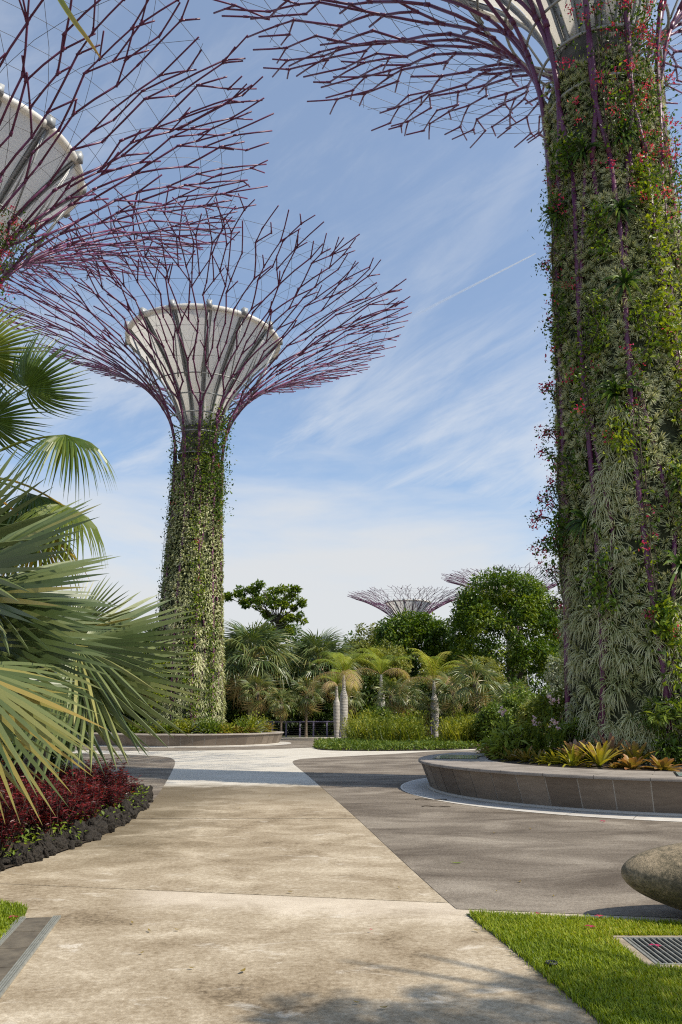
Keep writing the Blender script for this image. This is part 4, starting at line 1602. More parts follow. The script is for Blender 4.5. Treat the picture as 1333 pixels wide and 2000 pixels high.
# ---- background palms built once per kind, then copied
def fan_palm_proto(name, label, H, crown_r, nf, mat, rg, dead=0, trunk_r=0.12, tint=0.5, nseg=26, group=None):
    root = thing(name, (0, 0, 0), label, 'palm', group)
    s = MB()
    lathe(s, [(trunk_r*1.3, 0), (trunk_r, 0.4), (trunk_r, H*0.85), (trunk_r*1.5, H*0.95), (0.02, H+0.1)], (0, 0, 0), 10)
    s.build('trunk', M['palmtrunk'], root)
    for k in range(nf+dead):
        az = k*2.399963+rg.normal(0, 0.15)
        isd = k >= nf
        el = R_(78)-R_(105)*((k+0.5)/nf)**0.9 if not isd else R_(-50)-rg.uniform(0, 0.45)
        d = np.array([math.cos(az)*math.cos(el), math.sin(az)*math.cos(el), math.sin(el)])
        pl = crown_r*rg.uniform(0.42, 0.55)
        hub = np.array([0, 0, H])+d*pl
        up = np.array([0, 0, 1.0]) if abs(el) < 1.2 else np.array([-math.cos(az), -math.sin(az), 0.2])
        frond(root, (0, 0, H-0.05), hub, up, crown_r*rg.uniform(0.5, 0.6), rg, mat, nseg=nseg, spread=R_(116), split=0.36, vary=0.10,
              tint=np.clip((rg.normal(tint, 0.08) if not isd else rg.uniform(0.85, 1.0)), 0, 1), petw=0.012*crown_r, curl=0.4, droop=0.45 if not isd else 0.8,
              tipdroop=0.6, rings=(0.05, 0.42, 0.7, 1.0))
    return root


def base_at(px, Y):
    return ((px-666.5)*(Y*math.cos(PITCH)-EYE*math.sin(PITCH))/FPX, Y, 0.0)


def top_z(py, Y):
    return AT(666, py, Y)[2]


big = fan_palm_proto('large_fan_palm', 'large dark fan palm with a skirt of dead leaves, right beside the middle tower trunk', 5.5, 3.5, 30, 'darkpalm', np.random.default_rng(5), dead=11, trunk_r=0.2, tint=0.58, nseg=24, group='large fan palms behind the railing')
big.location = base_at(488, 60)
spots = [(622, 64, 0.96, 1.0, 'large dark fan palm behind the leftmost bottle palm'),
         (300, 62, 1.0, 2.2, 'large dark fan palm glimpsed left of the middle tower trunk'),
         (575, 70, 0.86, 3.0, 'dark fan palm between and behind the two large fan palms'),
         (245, 66, 0.95, 4.0, 'large dark fan palm mostly covered by the silver palm leaves')]
for (px, Y, scl, rz, lab) in spots:
    o = copy_tree(big)
    o['label'] = lab
    o.location = base_at(px, Y)
    o.rotation_euler.z = rz
    o.scale = (scl,)*3
big.rotation_euler.z = 0.4

small = fan_palm_proto('small_fan_palm', 'x', 2.75, 1.4, 15, 'darkpalm', np.random.default_rng(6), dead=4, trunk_r=0.09, tint=0.72, nseg=18, group='small fan palms behind the railing')
sm = [(501, 57, 1.12, 'small fan palm just right of the middle planter, tallest of the left three'),
      (549, 56, 0.85, 'short small fan palm with yellow-brown leaves in the middle of the left three'),
      (598, 57, 1.05, 'small fan palm right of the short one, left of the bottle palms'),
      (765, 54, 1.0, 'small fan palm with an orange dead leaf behind the pale bottle trunk'),
      (795, 55, 1.0, 'dark-trunked fan palm left of the right-hand bottle palm'),
      (888, 50, 1.05, 'small fan palm right behind the right-hand bottle palm'),
      (934, 46, 1.22, 'slender tall fan palm with spiky silver crown at the end of the low hedge'),
      (1010, 50, 0.9, 'low fan palm under the big round tree'),
      (1055, 40, 0.62, 'low fan palm left of the near tower trunk, under the silvery bush'),
      (680, 58, 1.0, 'small fan palm behind the twin bottle palms'),
      (965, 52, 0.75, 'low silver fan palm behind the slender tall one'),
      (840, 52, 0.7, 'low silver fan palm with spread leaves left of the right-hand bottle trunk')]
for i, (px, Y, scl, lab) in enumerate(sm):
    o = small if i == 0 else copy_tree(small)
    o['label'] = lab
    o.location = base_at(px, Y)
    o.rotation_euler.z = i*1.3
    o.scale = (scl,)*3


# ---- bottle palms
def bottle_palm(label, loc, H, rb, nf, rg, L=2.3, dead=3):
    root = thing('bottle_palm', loc, label, 'palm', 'bottle palms in the low hedge bed')
    loc = np.array(loc)
    s = MB()
    pr = chaikin([(rb*0.72, 0), (rb*0.78, H*0.12), (rb*1.0, H*0.35), (rb*1.02, H*0.55), (rb*0.95, H*0.68), (rb*0.5, H*0.76), (rb*0.42, H*0.80)], 2)
    lathe(s, pr, loc, 18)
    s.build('trunk', M['ring_trunk'], root)
    s = MB()
    lathe(s, [(rb*0.42, H*0.79), (rb*0.46, H*0.83), (rb*0.36, H*0.95), (rb*0.28, H), (0.0, H+0.05)], loc, 14)
    s.build('crownshaft', M['ring_trunk'], root)
    for k in range(nf+dead):
        isd = k >= nf
        az = k*2.399963+rg.uniform(-0.2, 0.2)
        el0 = R_(rg.uniform(50, 86)) if not isd else R_(rg.uniform(15, 35))
        n = 16
        u = np.linspace(0, 1, n)
        l = L*rg.uniform(0.85, 1.1)
        el = el0-(R_(rg.uniform(85, 120)) if not isd else R_(120))*u**1.6
        st = l/(n-1)
        hx = np.concatenate([[0], np.cumsum(np.cos(el[:-1])*st)])
        hz = np.concatenate([[0], np.cumsum(np.sin(el[:-1])*st)])
        P = np.stack([hx*math.cos(az), hx*math.sin(az), hz], 1)+loc+np.array([0, 0, H])
        mb = MB()
        tv = rg.uniform(0.86, 0.98) if isd else np.clip(rg.normal(0.38, 0.15), 0.1, 0.7)
        tube(mb, P, np.linspace(0.032, 0.006, n), 5, min(1, tv+0.15))
        T = np.gradient(P, axis=0)
        T /= np.linalg.norm(T, axis=1)[:, None]
        sd = np.array([-math.sin(az), math.cos(az), 0])
        for q in np.linspace(0.12, 0.99, 26):
            i = min(int(q*(n-1)), n-2)
            c = P[i]+(P[i+1]-P[i])*(q*(n-1)-i)
            up = np.cross(T[i], sd)
            if up[2] < 0:
                up = -up
            for sg in (-1, 1):
                ll = L*0.30*math.sin(PI*min(1, 0.18+q*0.75))*rg.uniform(0.85, 1.1)
                d = sd*sg*0.85+T[i]*0.55+up*0.22
                d /= np.linalg.norm(d)
                uu = np.array([0, 0.5, 1.0])
                Q = c+d*ll*uu[:, None]
                Q[:, 2] -= (0.55 if not isd else 0.9)*ll*uu**2
                wv = np.cross(d, up)
                wv /= np.linalg.norm(wv)
                hw_ = np.array([0.012, 0.019, 0.003])[:, None]
                V = np.stack([Q-wv*hw_, Q+wv*hw_], 1).reshape(-1, 3)
                mb.add(V, np.array([[0, 1, 3, 2], [2, 3, 5, 4]]), np.clip(tv+rg.normal(0, 0.05), 0, 1))
        mb.build('frond', M['feather'], root, smooth=False)
    return root


rb_ = np.random.default_rng(9)
y0 = G(672, 1446)[1]
bottle_palm('foremost bottle palm with swollen pale trunk and dark base at the hedge left end', base_at(672, y0), top_z(1318, y0), 0.25, 9, rb_, 3.0)
y1 = G(659, 1444)[1]+2
bottle_palm('thinner bottle palm standing just behind the foremost one', base_at(658, y1), top_z(1340, y1), 0.22, 7, rb_, 1.9, 2)
y2 = G(851, 1445)[1]
bottle_palm('bottle palm with hanging brown leaves at the right of the hedge bed', base_at(851, y2), top_z(1330, y2), 0.25, 8, rb_, 2.8, 4)
bottle_palm('farther bottle palm with lilac-grey trunk in the middle of the hedge bed', base_at(746, 60), top_z(1318, 60), 0.27, 8, rb_, 3.0, 2)


# ------------------------------------------------------------------ trees and shrubs
def crown_mesh(mb, clumps, rg, n_leaf, leaf, tint=0.5, tvar=0.12, flat=0.7, lt=LEAF):
    """clumps: rows x, y, z, radius. Leaves sit on the shells of the clumps and hang a little"""
    C = np.asarray(clumps, float)
    m = len(C)
    idx = np.repeat(np.arange(m), n_leaf)
    d = rg.normal(size=(len(idx), 3))
    d /= np.linalg.norm(d, axis=1)[:, None]
    rr = C[idx, 3]*rg.uniform(0.45, 1.05, len(idx))
    P = C[idx, :3]+d*rr[:, None]*np.array([1, 1, flat])
    X = d+rg.normal(0, 0.45, d.shape)+np.array([0, 0, -0.35])
    U = d*0.4+np.array([0, 0, 0.8])+rg.normal(0, 0.35, d.shape)
    ct = rg.normal(tint, tvar, m)
    mb.inst(lt, frames(X, U), P, leaf*rg.uniform(0.7, 1.3, len(idx)), np.clip(ct[idx]+rg.normal(0, 0.10, len(idx)), 0, 1))


def ellipsoid_clumps(rg, n, rad, c, cr, lower=-0.6, inner=0.25, lump=0.08):
    d = rg.normal(size=(n*3, 3))
    d /= np.linalg.norm(d, axis=1)[:, None]
    d = d[d[:, 2] > lower][:n]
    w = rg.normal(size=(5, 3))*2.0
    l = 1+lump*np.sum(np.sin(d @ w.T+np.arange(5)), axis=1)/1.5
    k = np.where(rg.random(len(d)) < inner, rg.uniform(0.55, 0.85, len(d)), rg.uniform(0.9, 1.0, len(d)))
    d = np.sign(d)*np.abs(d)**0.85
    P = d*k[:, None]*l[:, None]*np.array(rad)*0.97+np.array(c)
    return np.column_stack([P, cr*rg.uniform(0.7, 1.25, len(d))])


def limbs(mb, H0, H1, spread, rg, n=6, r=0.2):
    tube(mb, [(0, 0, -0.1), (0.03, 0.02, H0*0.5), (0, 0, H0), (0.05, 0, H0+(H1-H0)*0.5)], [r*1.3, r, r*0.9, r*0.45], 9)
    for k in range(n):
        a = k*2*PI/n+rg.uniform(-0.4, 0.4)
        h = H0*rg.uniform(0.7, 1.0)
        e = np.array([spread*math.cos(a)*rg.uniform(0.6, 1), spread*math.sin(a)*rg.uniform(0.6, 1), h+(H1-h)*rg.uniform(0.5, 0.9)])
        b = np.array([0, 0, h])
        m_ = (b+e)/2+np.array([0, 0, 0.12*(H1-H0)])
        tube(mb, chaikin([b, m_, e], 1), np.linspace(r*0.5, r*0.12, 6), 6)


def tree(name, label, px, top, Y, wpx, bottom_z, mat, rg, n_cl=140, n_leaf=60, leaf=0.3, cr=0.7, tint=0.5, tvar=0.13, lump=0.08, depth=0.8, group=None, cat='tree', lower=-0.6):
    b = base_at(px, Y)
    H = top_z(top, Y)
    R = wpx/2*PXM(Y, H*0.6)
    root = thing(name, b, label, cat, group)
    rz = (H-bottom_z)/2
    mb = MB()
    limbs(mb, bottom_z*0.9+0.3, bottom_z+rz*1.3, R*0.7, rg, 7, max(0.05, R*0.05))
    mb.V = [v+np.array(b) for v in mb.V]
    mb.build('trunk', M['wood'], root)
    c = MB()
    cl = ellipsoid_clumps(rg, n_cl, (R-cr*0.6, (R-cr*0.6)*depth, rz-cr*0.4), (0, 0, bottom_z+rz), cr, lower=lower, lump=lump)
    crown_mesh(c, cl, rg, n_leaf, leaf, tint, tvar)
    c.V = [v+np.array(b) for v in c.V]
    c.build('crown', M[mat], root, smooth=False)
    return root


rt = np.random.default_rng(31)
tree('round_tree', 'big round dense green tree behind the plaza, left of the near tower trunk', 998, 1116, 78, 240, 2.0, 'treeleaf', rt, 420, 75, 0.34, 0.85, 0.55, 0.16, 0.07, 0.9)
tree('round_tree', 'smaller round green tree below the distant bowl canopy', 815, 1186, 84, 164, 2.5, 'treeleaf', rt, 300, 70, 0.34, 0.8, 0.5, 0.13, 0.06)
tree('round_tree', 'dark tree filling the gap between the two round trees', 905, 1245, 88, 120, 0.5, 'treeleaf', rt, 150, 70, 0.36, 0.9, 0.38)
tree('round_tree', 'dark tree between the big round tree and the near tower trunk', 1120, 1215, 95, 150, 0.5, 'treeleaf', rt, 160, 70, 0.36, 0.9, 0.42)
tree('round_tree', 'dark tree mass behind the spreading tree and the large fan palms', 540, 1228, 105, 260, 0.5, 'treeleaf', rt, 200, 70, 0.4, 1.0, 0.45)
tree('pale_tree', 'far pale green treetop between the fan palms and the round trees', 720, 1222, 115, 78, 1.0, 'paleleaf', rt, 110, 60, 0.42, 1.0, 0.55)
tree('pale_tree', 'far small treetop right of the second large fan palm', 690, 1236, 120, 50, 1.0, 'treeleaf', rt, 80, 60, 0.42, 1.0, 0.6)
tree('pale_tree', 'pinkish pale green tree behind the farther bottle palm', 735, 1252, 68, 150, 1.2, 'paleleaf', rt, 150, 70, 0.26, 0.55, 0.55)
tree('pale_tree', 'pale yellowish tree behind the slender tall fan palm', 938, 1278, 66, 110, 1.5, 'paleleaf', rt, 120, 70, 0.26, 0.5, 0.6)
tree('pale_tree', 'pale bushy tree between the two pale trees and under the round trees', 860, 1300, 68, 110, 0.8, 'paleleaf', rt, 100, 60, 0.26, 0.5, 0.42)
tree('silver_bush', 'silvery pale bush beside the near tower trunk', 1098, 1278, 36, 46, 0.8, 'silver', rt, 40, 70, 0.13, 0.3, 0.55, cat='bush')


def open_tree():
    Y = 95
    b = np.array(base_at(527, Y))
    root = thing('spreading_tree', b, 'open-crowned tree in layered tufts above the large fan palms', 'tree')
    m = PXM(Y, 12)
    st, c = MB(), MB()
    tip = np.array([(538-527)*m, 0, top_z(1205, Y)])
    tube(st, [b+np.array([0, 0, 0]), b+np.array([0.2, 0, 5]), b+tip], [0.4, 0.3, 0.16], 8)
    rg = np.random.default_rng(15)
    cl = []
    for (px, py, r) in ((455, 1168, 0.7), (470, 1160, 0.8), (490, 1153, 0.8), (505, 1158, 0.7), (515, 1150, 0.7), (535, 1152, 0.9), (560, 1155, 0.9), (578, 1157, 0.6),
                        (480, 1172, 0.8), (500, 1172, 0.9), (520, 1168, 0.9), (545, 1172, 0.9), (565, 1170, 0.8), (582, 1180, 0.6), (560, 1185, 0.8), (540, 1188, 0.9),
                        (575, 1192, 0.6), (540, 1238, 1.0), (560, 1226, 0.9), (525, 1232, 0.9), (585, 1205, 0.6), (520, 1185, 0.9), (555, 1200, 0.8), (545, 1212, 0.8), (568, 1208, 0.5), (500, 1186, 0.7), (530, 1200, 0.8), (550, 1225, 0.9)):
        px, py = 516+(px-520)*1.16, 1147+(py-1147)*(0.85 if py < 1200 else 1.0)
        e = AT(px, py, Y)
        e[1] += rg.uniform(-2, 2)
        for _ in range(3):
            cl.append((*(e+rg.normal(0, 0.35, 3)*np.array([1.2, 1, 0.5])), r*0.62))
        s0 = b+tip*rg.uniform(0.8, 1.0)
        tube(st, [s0, (s0+e)/2+np.array([0, 0, 0.3]), e], [0.09, 0.06, 0.03], 5)
    st.build('trunk', M['wood'], root)
    crown_mesh(c, cl, rg, 95, 0.36, 0.66, 0.12, 0.6)
    c.build('crown', M['treeleaf'], root, smooth=False)


open_tree()

# the belt of trees and tall shrubs behind the railing, canopy shadow mixed into their leaf colour: a few built, each copied with its own size
proto = []
for k in range(4):
    mb = MB()
    rg = np.random.default_rng(60+k)
    cl = ellipsoid_clumps(rg, 90, (1.9, 1.5, 2.1), (0, 0, 2.25), 0.55, lower=-0.95, lump=0.14)
    root = thing('garden_shrub', (0, 0, 0), 'x', 'shrub', 'shade-toned shrubs behind the railing')
    crown_mesh(mb, cl, rg, 60, 0.30, 0.42, 0.18)
    mb.build('foliage', M['belt'], root, smooth=False)
    st = MB()
    limbs(st, 0.6, 3.4, 1.2, rg, 6, 0.07)
    st.build('stem', M['wood'], root)
    proto.append(root)
rg = np.random.default_rng(71)
belt = []
for px in range(60, 700, 34):
    belt.append((px+rg.uniform(-8, 8), rg.uniform(66, 72), rg.uniform(1.0, 1.35)))
for px in range(440, 1130, 36):
    belt.append((px+rg.uniform(-8, 8), rg.uniform(63, 66), rg.uniform(0.55, 0.95)))
for px in range(900, 1130, 38):
    belt.append((px+rg.uniform(-8, 8), rg.uniform(57, 60), rg.uniform(0.45, 0.65)))
for px in (-40, 10, 60, 110, 160):
    belt.append((px, rg.uniform(44, 50), rg.uniform(1.1, 1.4)))
for px in (-30, 20, 70):
    belt.append((px, rg.uniform(19, 21), rg.uniform(0.35, 0.5)))
used = set()
for i, (px, Y, scl) in enumerate(belt):
    k = int(rg.integers(0, 4))
    o = proto[k] if k not in used else copy_tree(proto[k])
    used.add(k)
    o['label'] = 'dense green shrub, leaf colour darkened for canopy shade, in the planted belt behind the railing and palms'
    o.location = base_at(px, Y)
    o.rotation_euler.z = rg.uniform(0, 6.28)
    o.scale = (scl, scl, scl*rg.uniform(0.85, 1.15))

for (lab, px, top, Y, w, mt, tn) in (('mid-green leafy shrub beside the slender tall fan palm', 968, 1372, 40, 70, 'jungle', 0.5),
                                    ('tall leafy shrub below the big round tree, behind the orchids', 1022, 1335, 42, 80, 'jungle', 0.6),
                                    ('yellowish leafy shrub between the orchids and the round tree', 1050, 1368, 34, 60, 'paleleaf', 0.5),
                                    ('leafy shrub touching the left edge of the near tower trunk', 1095, 1325, 40, 80, 'jungle', 0.45)):
    tree('leafy_shrub', lab, px, top, Y, w, 0.2, mt, rg, 60, 60, 0.16, 0.36, tn, cat='shrub', lower=-1.0)

# the low hedge bed with yellow-green clumps
hb = smooth_poly(px_poly([(613, 1461), (622, 1464.5), (660, 1466.5), (760, 1467), (880, 1465.5), (985, 1459), (1050, 1448)]))
hb_poly = [tuple(p) for p in hb]+[(16, 55), (G(700, 1440)[0], 54), (hb[0][0]+0.2, hb[0][1]+6)]
rg = np.random.default_rng(81)
poly_sheet('bed_soil', hb_poly, 0.03, M['soil'])
mn, mx = np.min(hb_poly, axis=0), np.max(hb_poly, axis=0)
P = np.column_stack([rg.uniform(mn[0], mx[0], 60000), rg.uniform(mn[1], min(mx[1], 50), 60000)])
P = P[in_poly(P, hb_poly)]
dfront = np.min(np.linalg.norm(P[:, None, :]-hb[None, ::2, :], axis=2), axis=1)
P, dfront = P[(dfront < 5)], dfront[dfront < 5]
z = rg.uniform(0.02, 1, len(P))*np.clip(0.14+dfront*0.35, 0, 0.28)
mb = MB()
mb.inst(LEAF, rand_rot(len(P), rg), np.column_stack([P, z+0.03]), rg.uniform(0.09, 0.17, len(P)), np.clip(rg.normal(0.5, 0.17, len(P)), 0, 1))
tag(mb.build('ground_cover', M['cover'], None, smooth=False), 'low trimmed green ground cover edging the palm bed', 'ground cover', kind='stuff')

gp_ = []
for k in range(4):
    root = thing('grass_clump', (0, 0, 0), 'x', 'bush', 'yellow-green clumps in the palm bed')
    mb = MB()
    rg = np.random.default_rng(90+k)
    n = 130
    for i in range(n):
        az = rg.uniform(0, 6.28)
        lean = rg.uniform(0.05, 0.5)
        h = rg.uniform(0.5, 1.05)
        p0 = np.array([rg.normal(0, 0.22), rg.normal(0, 0.22), 0])
        tp = p0+np.array([math.cos(az)*lean*h, math.sin(az)*lean*h, h])
        uu = np.linspace(0, 1, 3)[:, None]
        Q = p0+(tp-p0)*uu+np.array([math.cos(az), math.sin(az), -0.3])*0.15*uu**2
        wv = np.array([-math.sin(az), math.cos(az), 0])*np.array([0.008, 0.012, 0.003])[:, None]
        mb.add(np.stack([Q-wv, Q+wv], 1).reshape(-1, 3), np.array([[0, 1, 3, 2], [2, 3, 5, 4]]), np.clip(rg.normal((0.6, 0.3, 0.72, 0.45)[k], 0.2), 0, 1))
    q = 260
    PP = np.column_stack([rg.normal(0, 0.28, (q, 2)), rg.uniform(0.15, 0.95, q)])
    mb.inst(LEAF, rand_rot(q, rg), PP, rg.uniform(0.07, 0.14, q), np.clip(rg.normal((0.6, 0.3, 0.75, 0.45)[k], 0.2, q), 0, 1))
    mb.build('foliage', M['yellowleaf'], root, smooth=False)
    gp_.append(root)
rg = np.random.default_rng(95)
used = set()
for i in range(105):
    px = rg.uniform(650, 985)
    Y = rg.uniform(40.5, 50)
    if (abs(px-668) < 26 or abs(px-851) < 34) and Y < 51.5:
        continue
    k = int(rg.integers(0, 4))
    o = gp_[k] if k not in used else copy_tree(gp_[k])
    used.add(k)
    o['label'] = 'yellow-green grassy clump filling the palm bed behind the low hedge'
    o.location = base_at(px, Y)
    o.rotation_euler.z = rg.uniform(0, 6.28)
    s_ = rg.uniform(0.75, 1.15)*(1.15 if px > 700 else 0.9)
    o.scale = (s_*1.25, s_*1.25, s_*rg.uniform(0.85, 1.5))
# a rust-coloured bush and a feathery green bush in the same bed
for (nm, lab, px, Y, mat, H, w, tn) in (('rust_bush', 'rusty-tipped bush left of the right-hand bottle palm', 808, 52, 'rust', 1.6, 0.85, 0.6),
                                        ('feathery_bush', 'fine-leaved rounded green bush before the farther bottle palm', 735, 51, 'cover', 2.0, 1.0, 0.35)):
    b = np.array(base_at(px, Y))
    root = thing(nm, b, lab, 'bush')
    mb = MB()
    cl = ellipsoid_clumps(rg, 40, (w, w, H/2), b+np.array([0, 0, H/2]), 0.3, lower=-1)
    crown_mesh(mb, cl, rg, 60, 0.17, tn, 0.12)
    mb.build('foliage', M[mat], root, smooth=False)

# ------------------------------------------------------------------ red-leaved bed with lava edging
rg = np.random.default_rng(120)
LANCE = leaf_quad(1, 0.34, 0.25)
reds = []
for k in range(5):
    root = thing('red_shrub', (0, 0, 0), 'dark red-leaved shrub in the bed under the silver fan palms', 'shrub', 'red shrubs in the lava-edged bed')
    st, mb = MB(), MB()
    h = 0.62
    for q in range(15):
        az, ln = rg.uniform(0, 6.28), rg.uniform(0.05, 0.30)
        hh = h*rg.uniform(0.6, 1.12)
        p0 = np.array([rg.normal(0, 0.06), rg.normal(0, 0.06), 0])
        p1 = p0+np.array([math.cos(az)*ln, math.sin(az)*ln, hh])
        pts = np.array([p0, (p0+p1)/2+np.array([0.02*math.cos(az), 0.02*math.sin(az), 0.03]), p1])
        tube(st, pts, [0.006, 0.004, 0.003], 4, caps=False)
        n = 34
        u = rg.uniform(0.2, 1.0, n)**0.7
        P = p0+(p1-p0)*u[:, None]
        a2 = rg.uniform(0, 6.28, n)
        X = np.stack([np.cos(a2), np.sin(a2), rg.uniform(-0.3, 0.7, n)], 1)
        U = np.stack([0*a2, 0*a2, 1+0*a2], 1)+rg.normal(0, 0.25, (n, 3))
        tn = np.clip(rg.normal(0.42, 0.2, n)+0.15*(u > 0.9), 0, 1)
        mb.inst(LANCE, frames(X, U), P, rg.uniform(0.05, 0.085, n), tn)
    mb.build('foliage', M['red'], root, smooth=False)
    st.build('stem', M['wood'], root)
    reds.append(root)
bp = np.array(bed_poly)
cand = []
while len(cand) < 135:
    q = np.array([[rg.uniform(-7.4, -2.4), rg.uniform(8.0, 16.6)]])
    if not in_poly(q, bp)[0]:
        continue
    dd = np.min(np.linalg.norm(bed_edge-q, axis=1))
    if dd < 0.42 or q[0][0] < -0.47*q[0][1]-0.4:
        continue
    if cand and np.min(np.linalg.norm(np.array(cand)-q, axis=1)) < 0.25:
        continue
    cand.append(q[0])
used = set()
for q in cand:
    k = int(rg.integers(0, 5))
    o = reds[k] if k not in used else copy_tree(reds[k])
    used.add(k)
    o.location = (q[0], q[1], 0.02)
    o.rotation_euler.z = rg.uniform(0, 6.28)
    dd = np.min(np.linalg.norm(bed_edge-q, axis=1))
    s_ = rg.uniform(0.85, 1.12)*min(1, 0.55+dd*0.55)
    o.scale = (1.15, 1.15, s_)

# weeds at the front of the bed
wd = MB()
P = np.column_stack([rg.uniform(-6, -2.3, 5500), rg.uniform(8, 16.6, 5500)])
P = P[in_poly(P, bp)]
dd = np.min(np.linalg.norm(P[:, None]-bed_edge[None, ::2], axis=2), axis=1)
clump = np.sin(P[:, 0]*5.1+1)+np.sin(P[:, 1]*4.3)+np.sin((P[:, 0]+P[:, 1])*8.7)
kp = (dd > 0.12) & (dd < 0.85) & (clump+rg.normal(0, 0.6, len(P)) > 0.1-0.6*(P[:, 1] < 11))
P = P[kp]
wd.inst(LEAF, frames(np.column_stack([rg.normal(0, 1, (len(P), 2)), rg.uniform(0, 1.2, len(P))]), np.tile([0.1, -0.2, 1.0], (len(P), 1))),
        np.column_stack([P, rg.uniform(0.03, 0.24, len(P))]), rg.uniform(0.035, 0.085, len(P)), np.clip(rg.normal(0.5, 0.2, len(P)), 0, 1))
tag(wd.build('weeds', M['weed'], None, smooth=False), 'bright green weeds growing between the lava rocks and red shrubs', 'weeds', kind='stuff')


def lava_mesh(seed):
    import bmesh
    bm = bmesh.new()
    bmesh.ops.create_icosphere(bm, subdivisions=4, radius=1)
    r = np.random.default_rng(seed)
    W = r.normal(size=(22, 3))*np.repeat([1.4, 3.2, 7.5, 14], [5, 6, 6, 5])[:, None]
    A = np.repeat([0.11, 0.055, 0.03, 0.02], [5, 6, 6, 5])
    ph = r.uniform(0, 6.28, 22)
    for v in bm.verts:
        p = np.array(v.co)
        d = 1+float(np.sum(A*np.sin(W @ p+ph)))
        v.co = p*d*np.array([1.0, 0.8, 0.72])
    me = bpy.data.meshes.new('lava_rock')
    bm.to_mesh(me)
    bm.free()
    me.materials.append(M['lava'])
    return me


lv = [lava_mesh(200+k) for k in range(6)]
sd = np.concatenate([[0], np.cumsum(np.linalg.norm(np.diff(bed_edge, axis=0), axis=1))])
s0 = 0.0
while s0 < sd[-1]-0.25:
    for row in range(3):
        if rg.random() < 0.15:
            continue
        rr = 0.045+0.075*rg.random()**1.4
        s1 = s0+row*0.08+rg.uniform(-0.03, 0.03)
        x, y = np.interp(s1, sd, bed_edge[:, 0]), np.interp(s1, sd, bed_edge[:, 1])
        x2, y2 = np.interp(min(s1+0.1, sd[-1]), sd, bed_edge[:, 0]), np.interp(min(s1+0.1, sd[-1]), sd, bed_edge[:, 1])
        t = np.array([x2-x, y2-y])
        t = t/(np.linalg.norm(t)+1e-6)
        nn = np.array([-t[1], t[0]])
        off = (0.015, 0.12, 0.23)[row]+rg.normal(0, 0.025)
        o = bpy.data.objects.new('lava_rock', lv[int(rg.integers(0, 6))])
        col.objects.link(o)
        o.location = (x+nn[0]*off, y+nn[1]*off, rr*0.45+(0.0, 0.03, 0.05)[row])
        o.rotation_euler = tuple(rg.uniform(0, 6.28, 3)*np.array([0.3, 0.3, 1]))
        o.scale = (rr*rg.uniform(0.8, 1.5), rr, rr*rg.uniform(0.7, 1.35))
        tag(o, 'rough black lava rock edging the bed of red shrubs', 'rock', 'lava rocks edging the red bed')
    s0 += rg.uniform(0.13, 0.19)


# ------------------------------------------------------------------ plants in the near planter
def rosette(n, L, w, rg, el0=(0.25, 1.35), arch=0.5, tint=0.5, tipt=0.2, segs=5, blunt=0.0):
    V, F, T = [], [], []
    nb = 0
    for i in range(n):
        az = i*2.399963+rg.uniform(-0.2, 0.2)
        f = (i+0.5)/n
        el = el0[1]+(el0[0]-el0[1])*f+rg.normal(0, 0.06)
        l = L*rg.uniform(0.85, 1.1)*(0.75+0.25*f)
        u = np.linspace(0, 1, segs+1)
        e = el-arch*u**1.5*(0.6+0.8*f)
        st = l/segs
        hx = np.concatenate([[0], np.cumsum(np.cos(e[:-1])*st)])+0.015
        hz = np.concatenate([[0], np.cumsum(np.sin(e[:-1])*st)])
        P = np.stack([hx*math.cos(az), hx*math.sin(az), hz], 1)
        sd_ = np.array([-math.sin(az), math.cos(az), 0])
        up = np.stack([-np.sin(e)*math.cos(az), -np.sin(e)*math.sin(az), np.cos(e)], 1)
        sh = np.clip(np.sin(PI*(0.18+0.82*(u if not blunt else u**(1+blunt)))), 0.02, 1)**0.6
        if blunt:
            sh = np.where(u > 0.97, 0.35, np.clip(0.75+0.4*u, 0, 1))
        hw = (w*sh)[:, None]
        A = P-sd_*hw+up*hw*0.35
        B = P+sd_*hw+up*hw*0.35
        V.append(np.stack([A, P, B], 1).reshape(-1, 3))
        k = np.arange(segs)*3
        F.append(np.vstack([np.stack([k, k+1, k+4, k+3], -1), np.stack([k+1, k+2, k+5, k+4], -1)])+nb)
        tv = np.clip(tint+rg.normal(0, 0.05)+tipt*(u[1:]**1.5), 0, 1)
        T.append(np.concatenate([tv, np.clip(tv+0.03, 0, 1)]))
        nb += 3*(segs+1)
    return np.concatenate(V), np.concatenate(F), np.concatenate(T)


def plant(name, label, cat, px, py, d_in, mat, tpl, scale=1.0, z=H_PL, group=None, lift=0.0):
    """a rosette standing where the photo shows its foot on the planter's top"""
    g = G(px, py, z)
    v = g[:2]/np.linalg.norm(g[:2])
    b = np.array([g[0]+v[0]*d_in, g[1]+v[1]*d_in, z-0.05])
    V, F, T = tpl
    m = MB()
    m.add(V*scale+b+np.array([0, 0, lift]), F, T)
    o = m.build(name, M[mat], None, smooth=True)
    # origin at the foot
    o.data.transform(Matrix.Translation(-Vector(b)))
    o.location = tuple(b)
    return tag(o, label, cat, group)


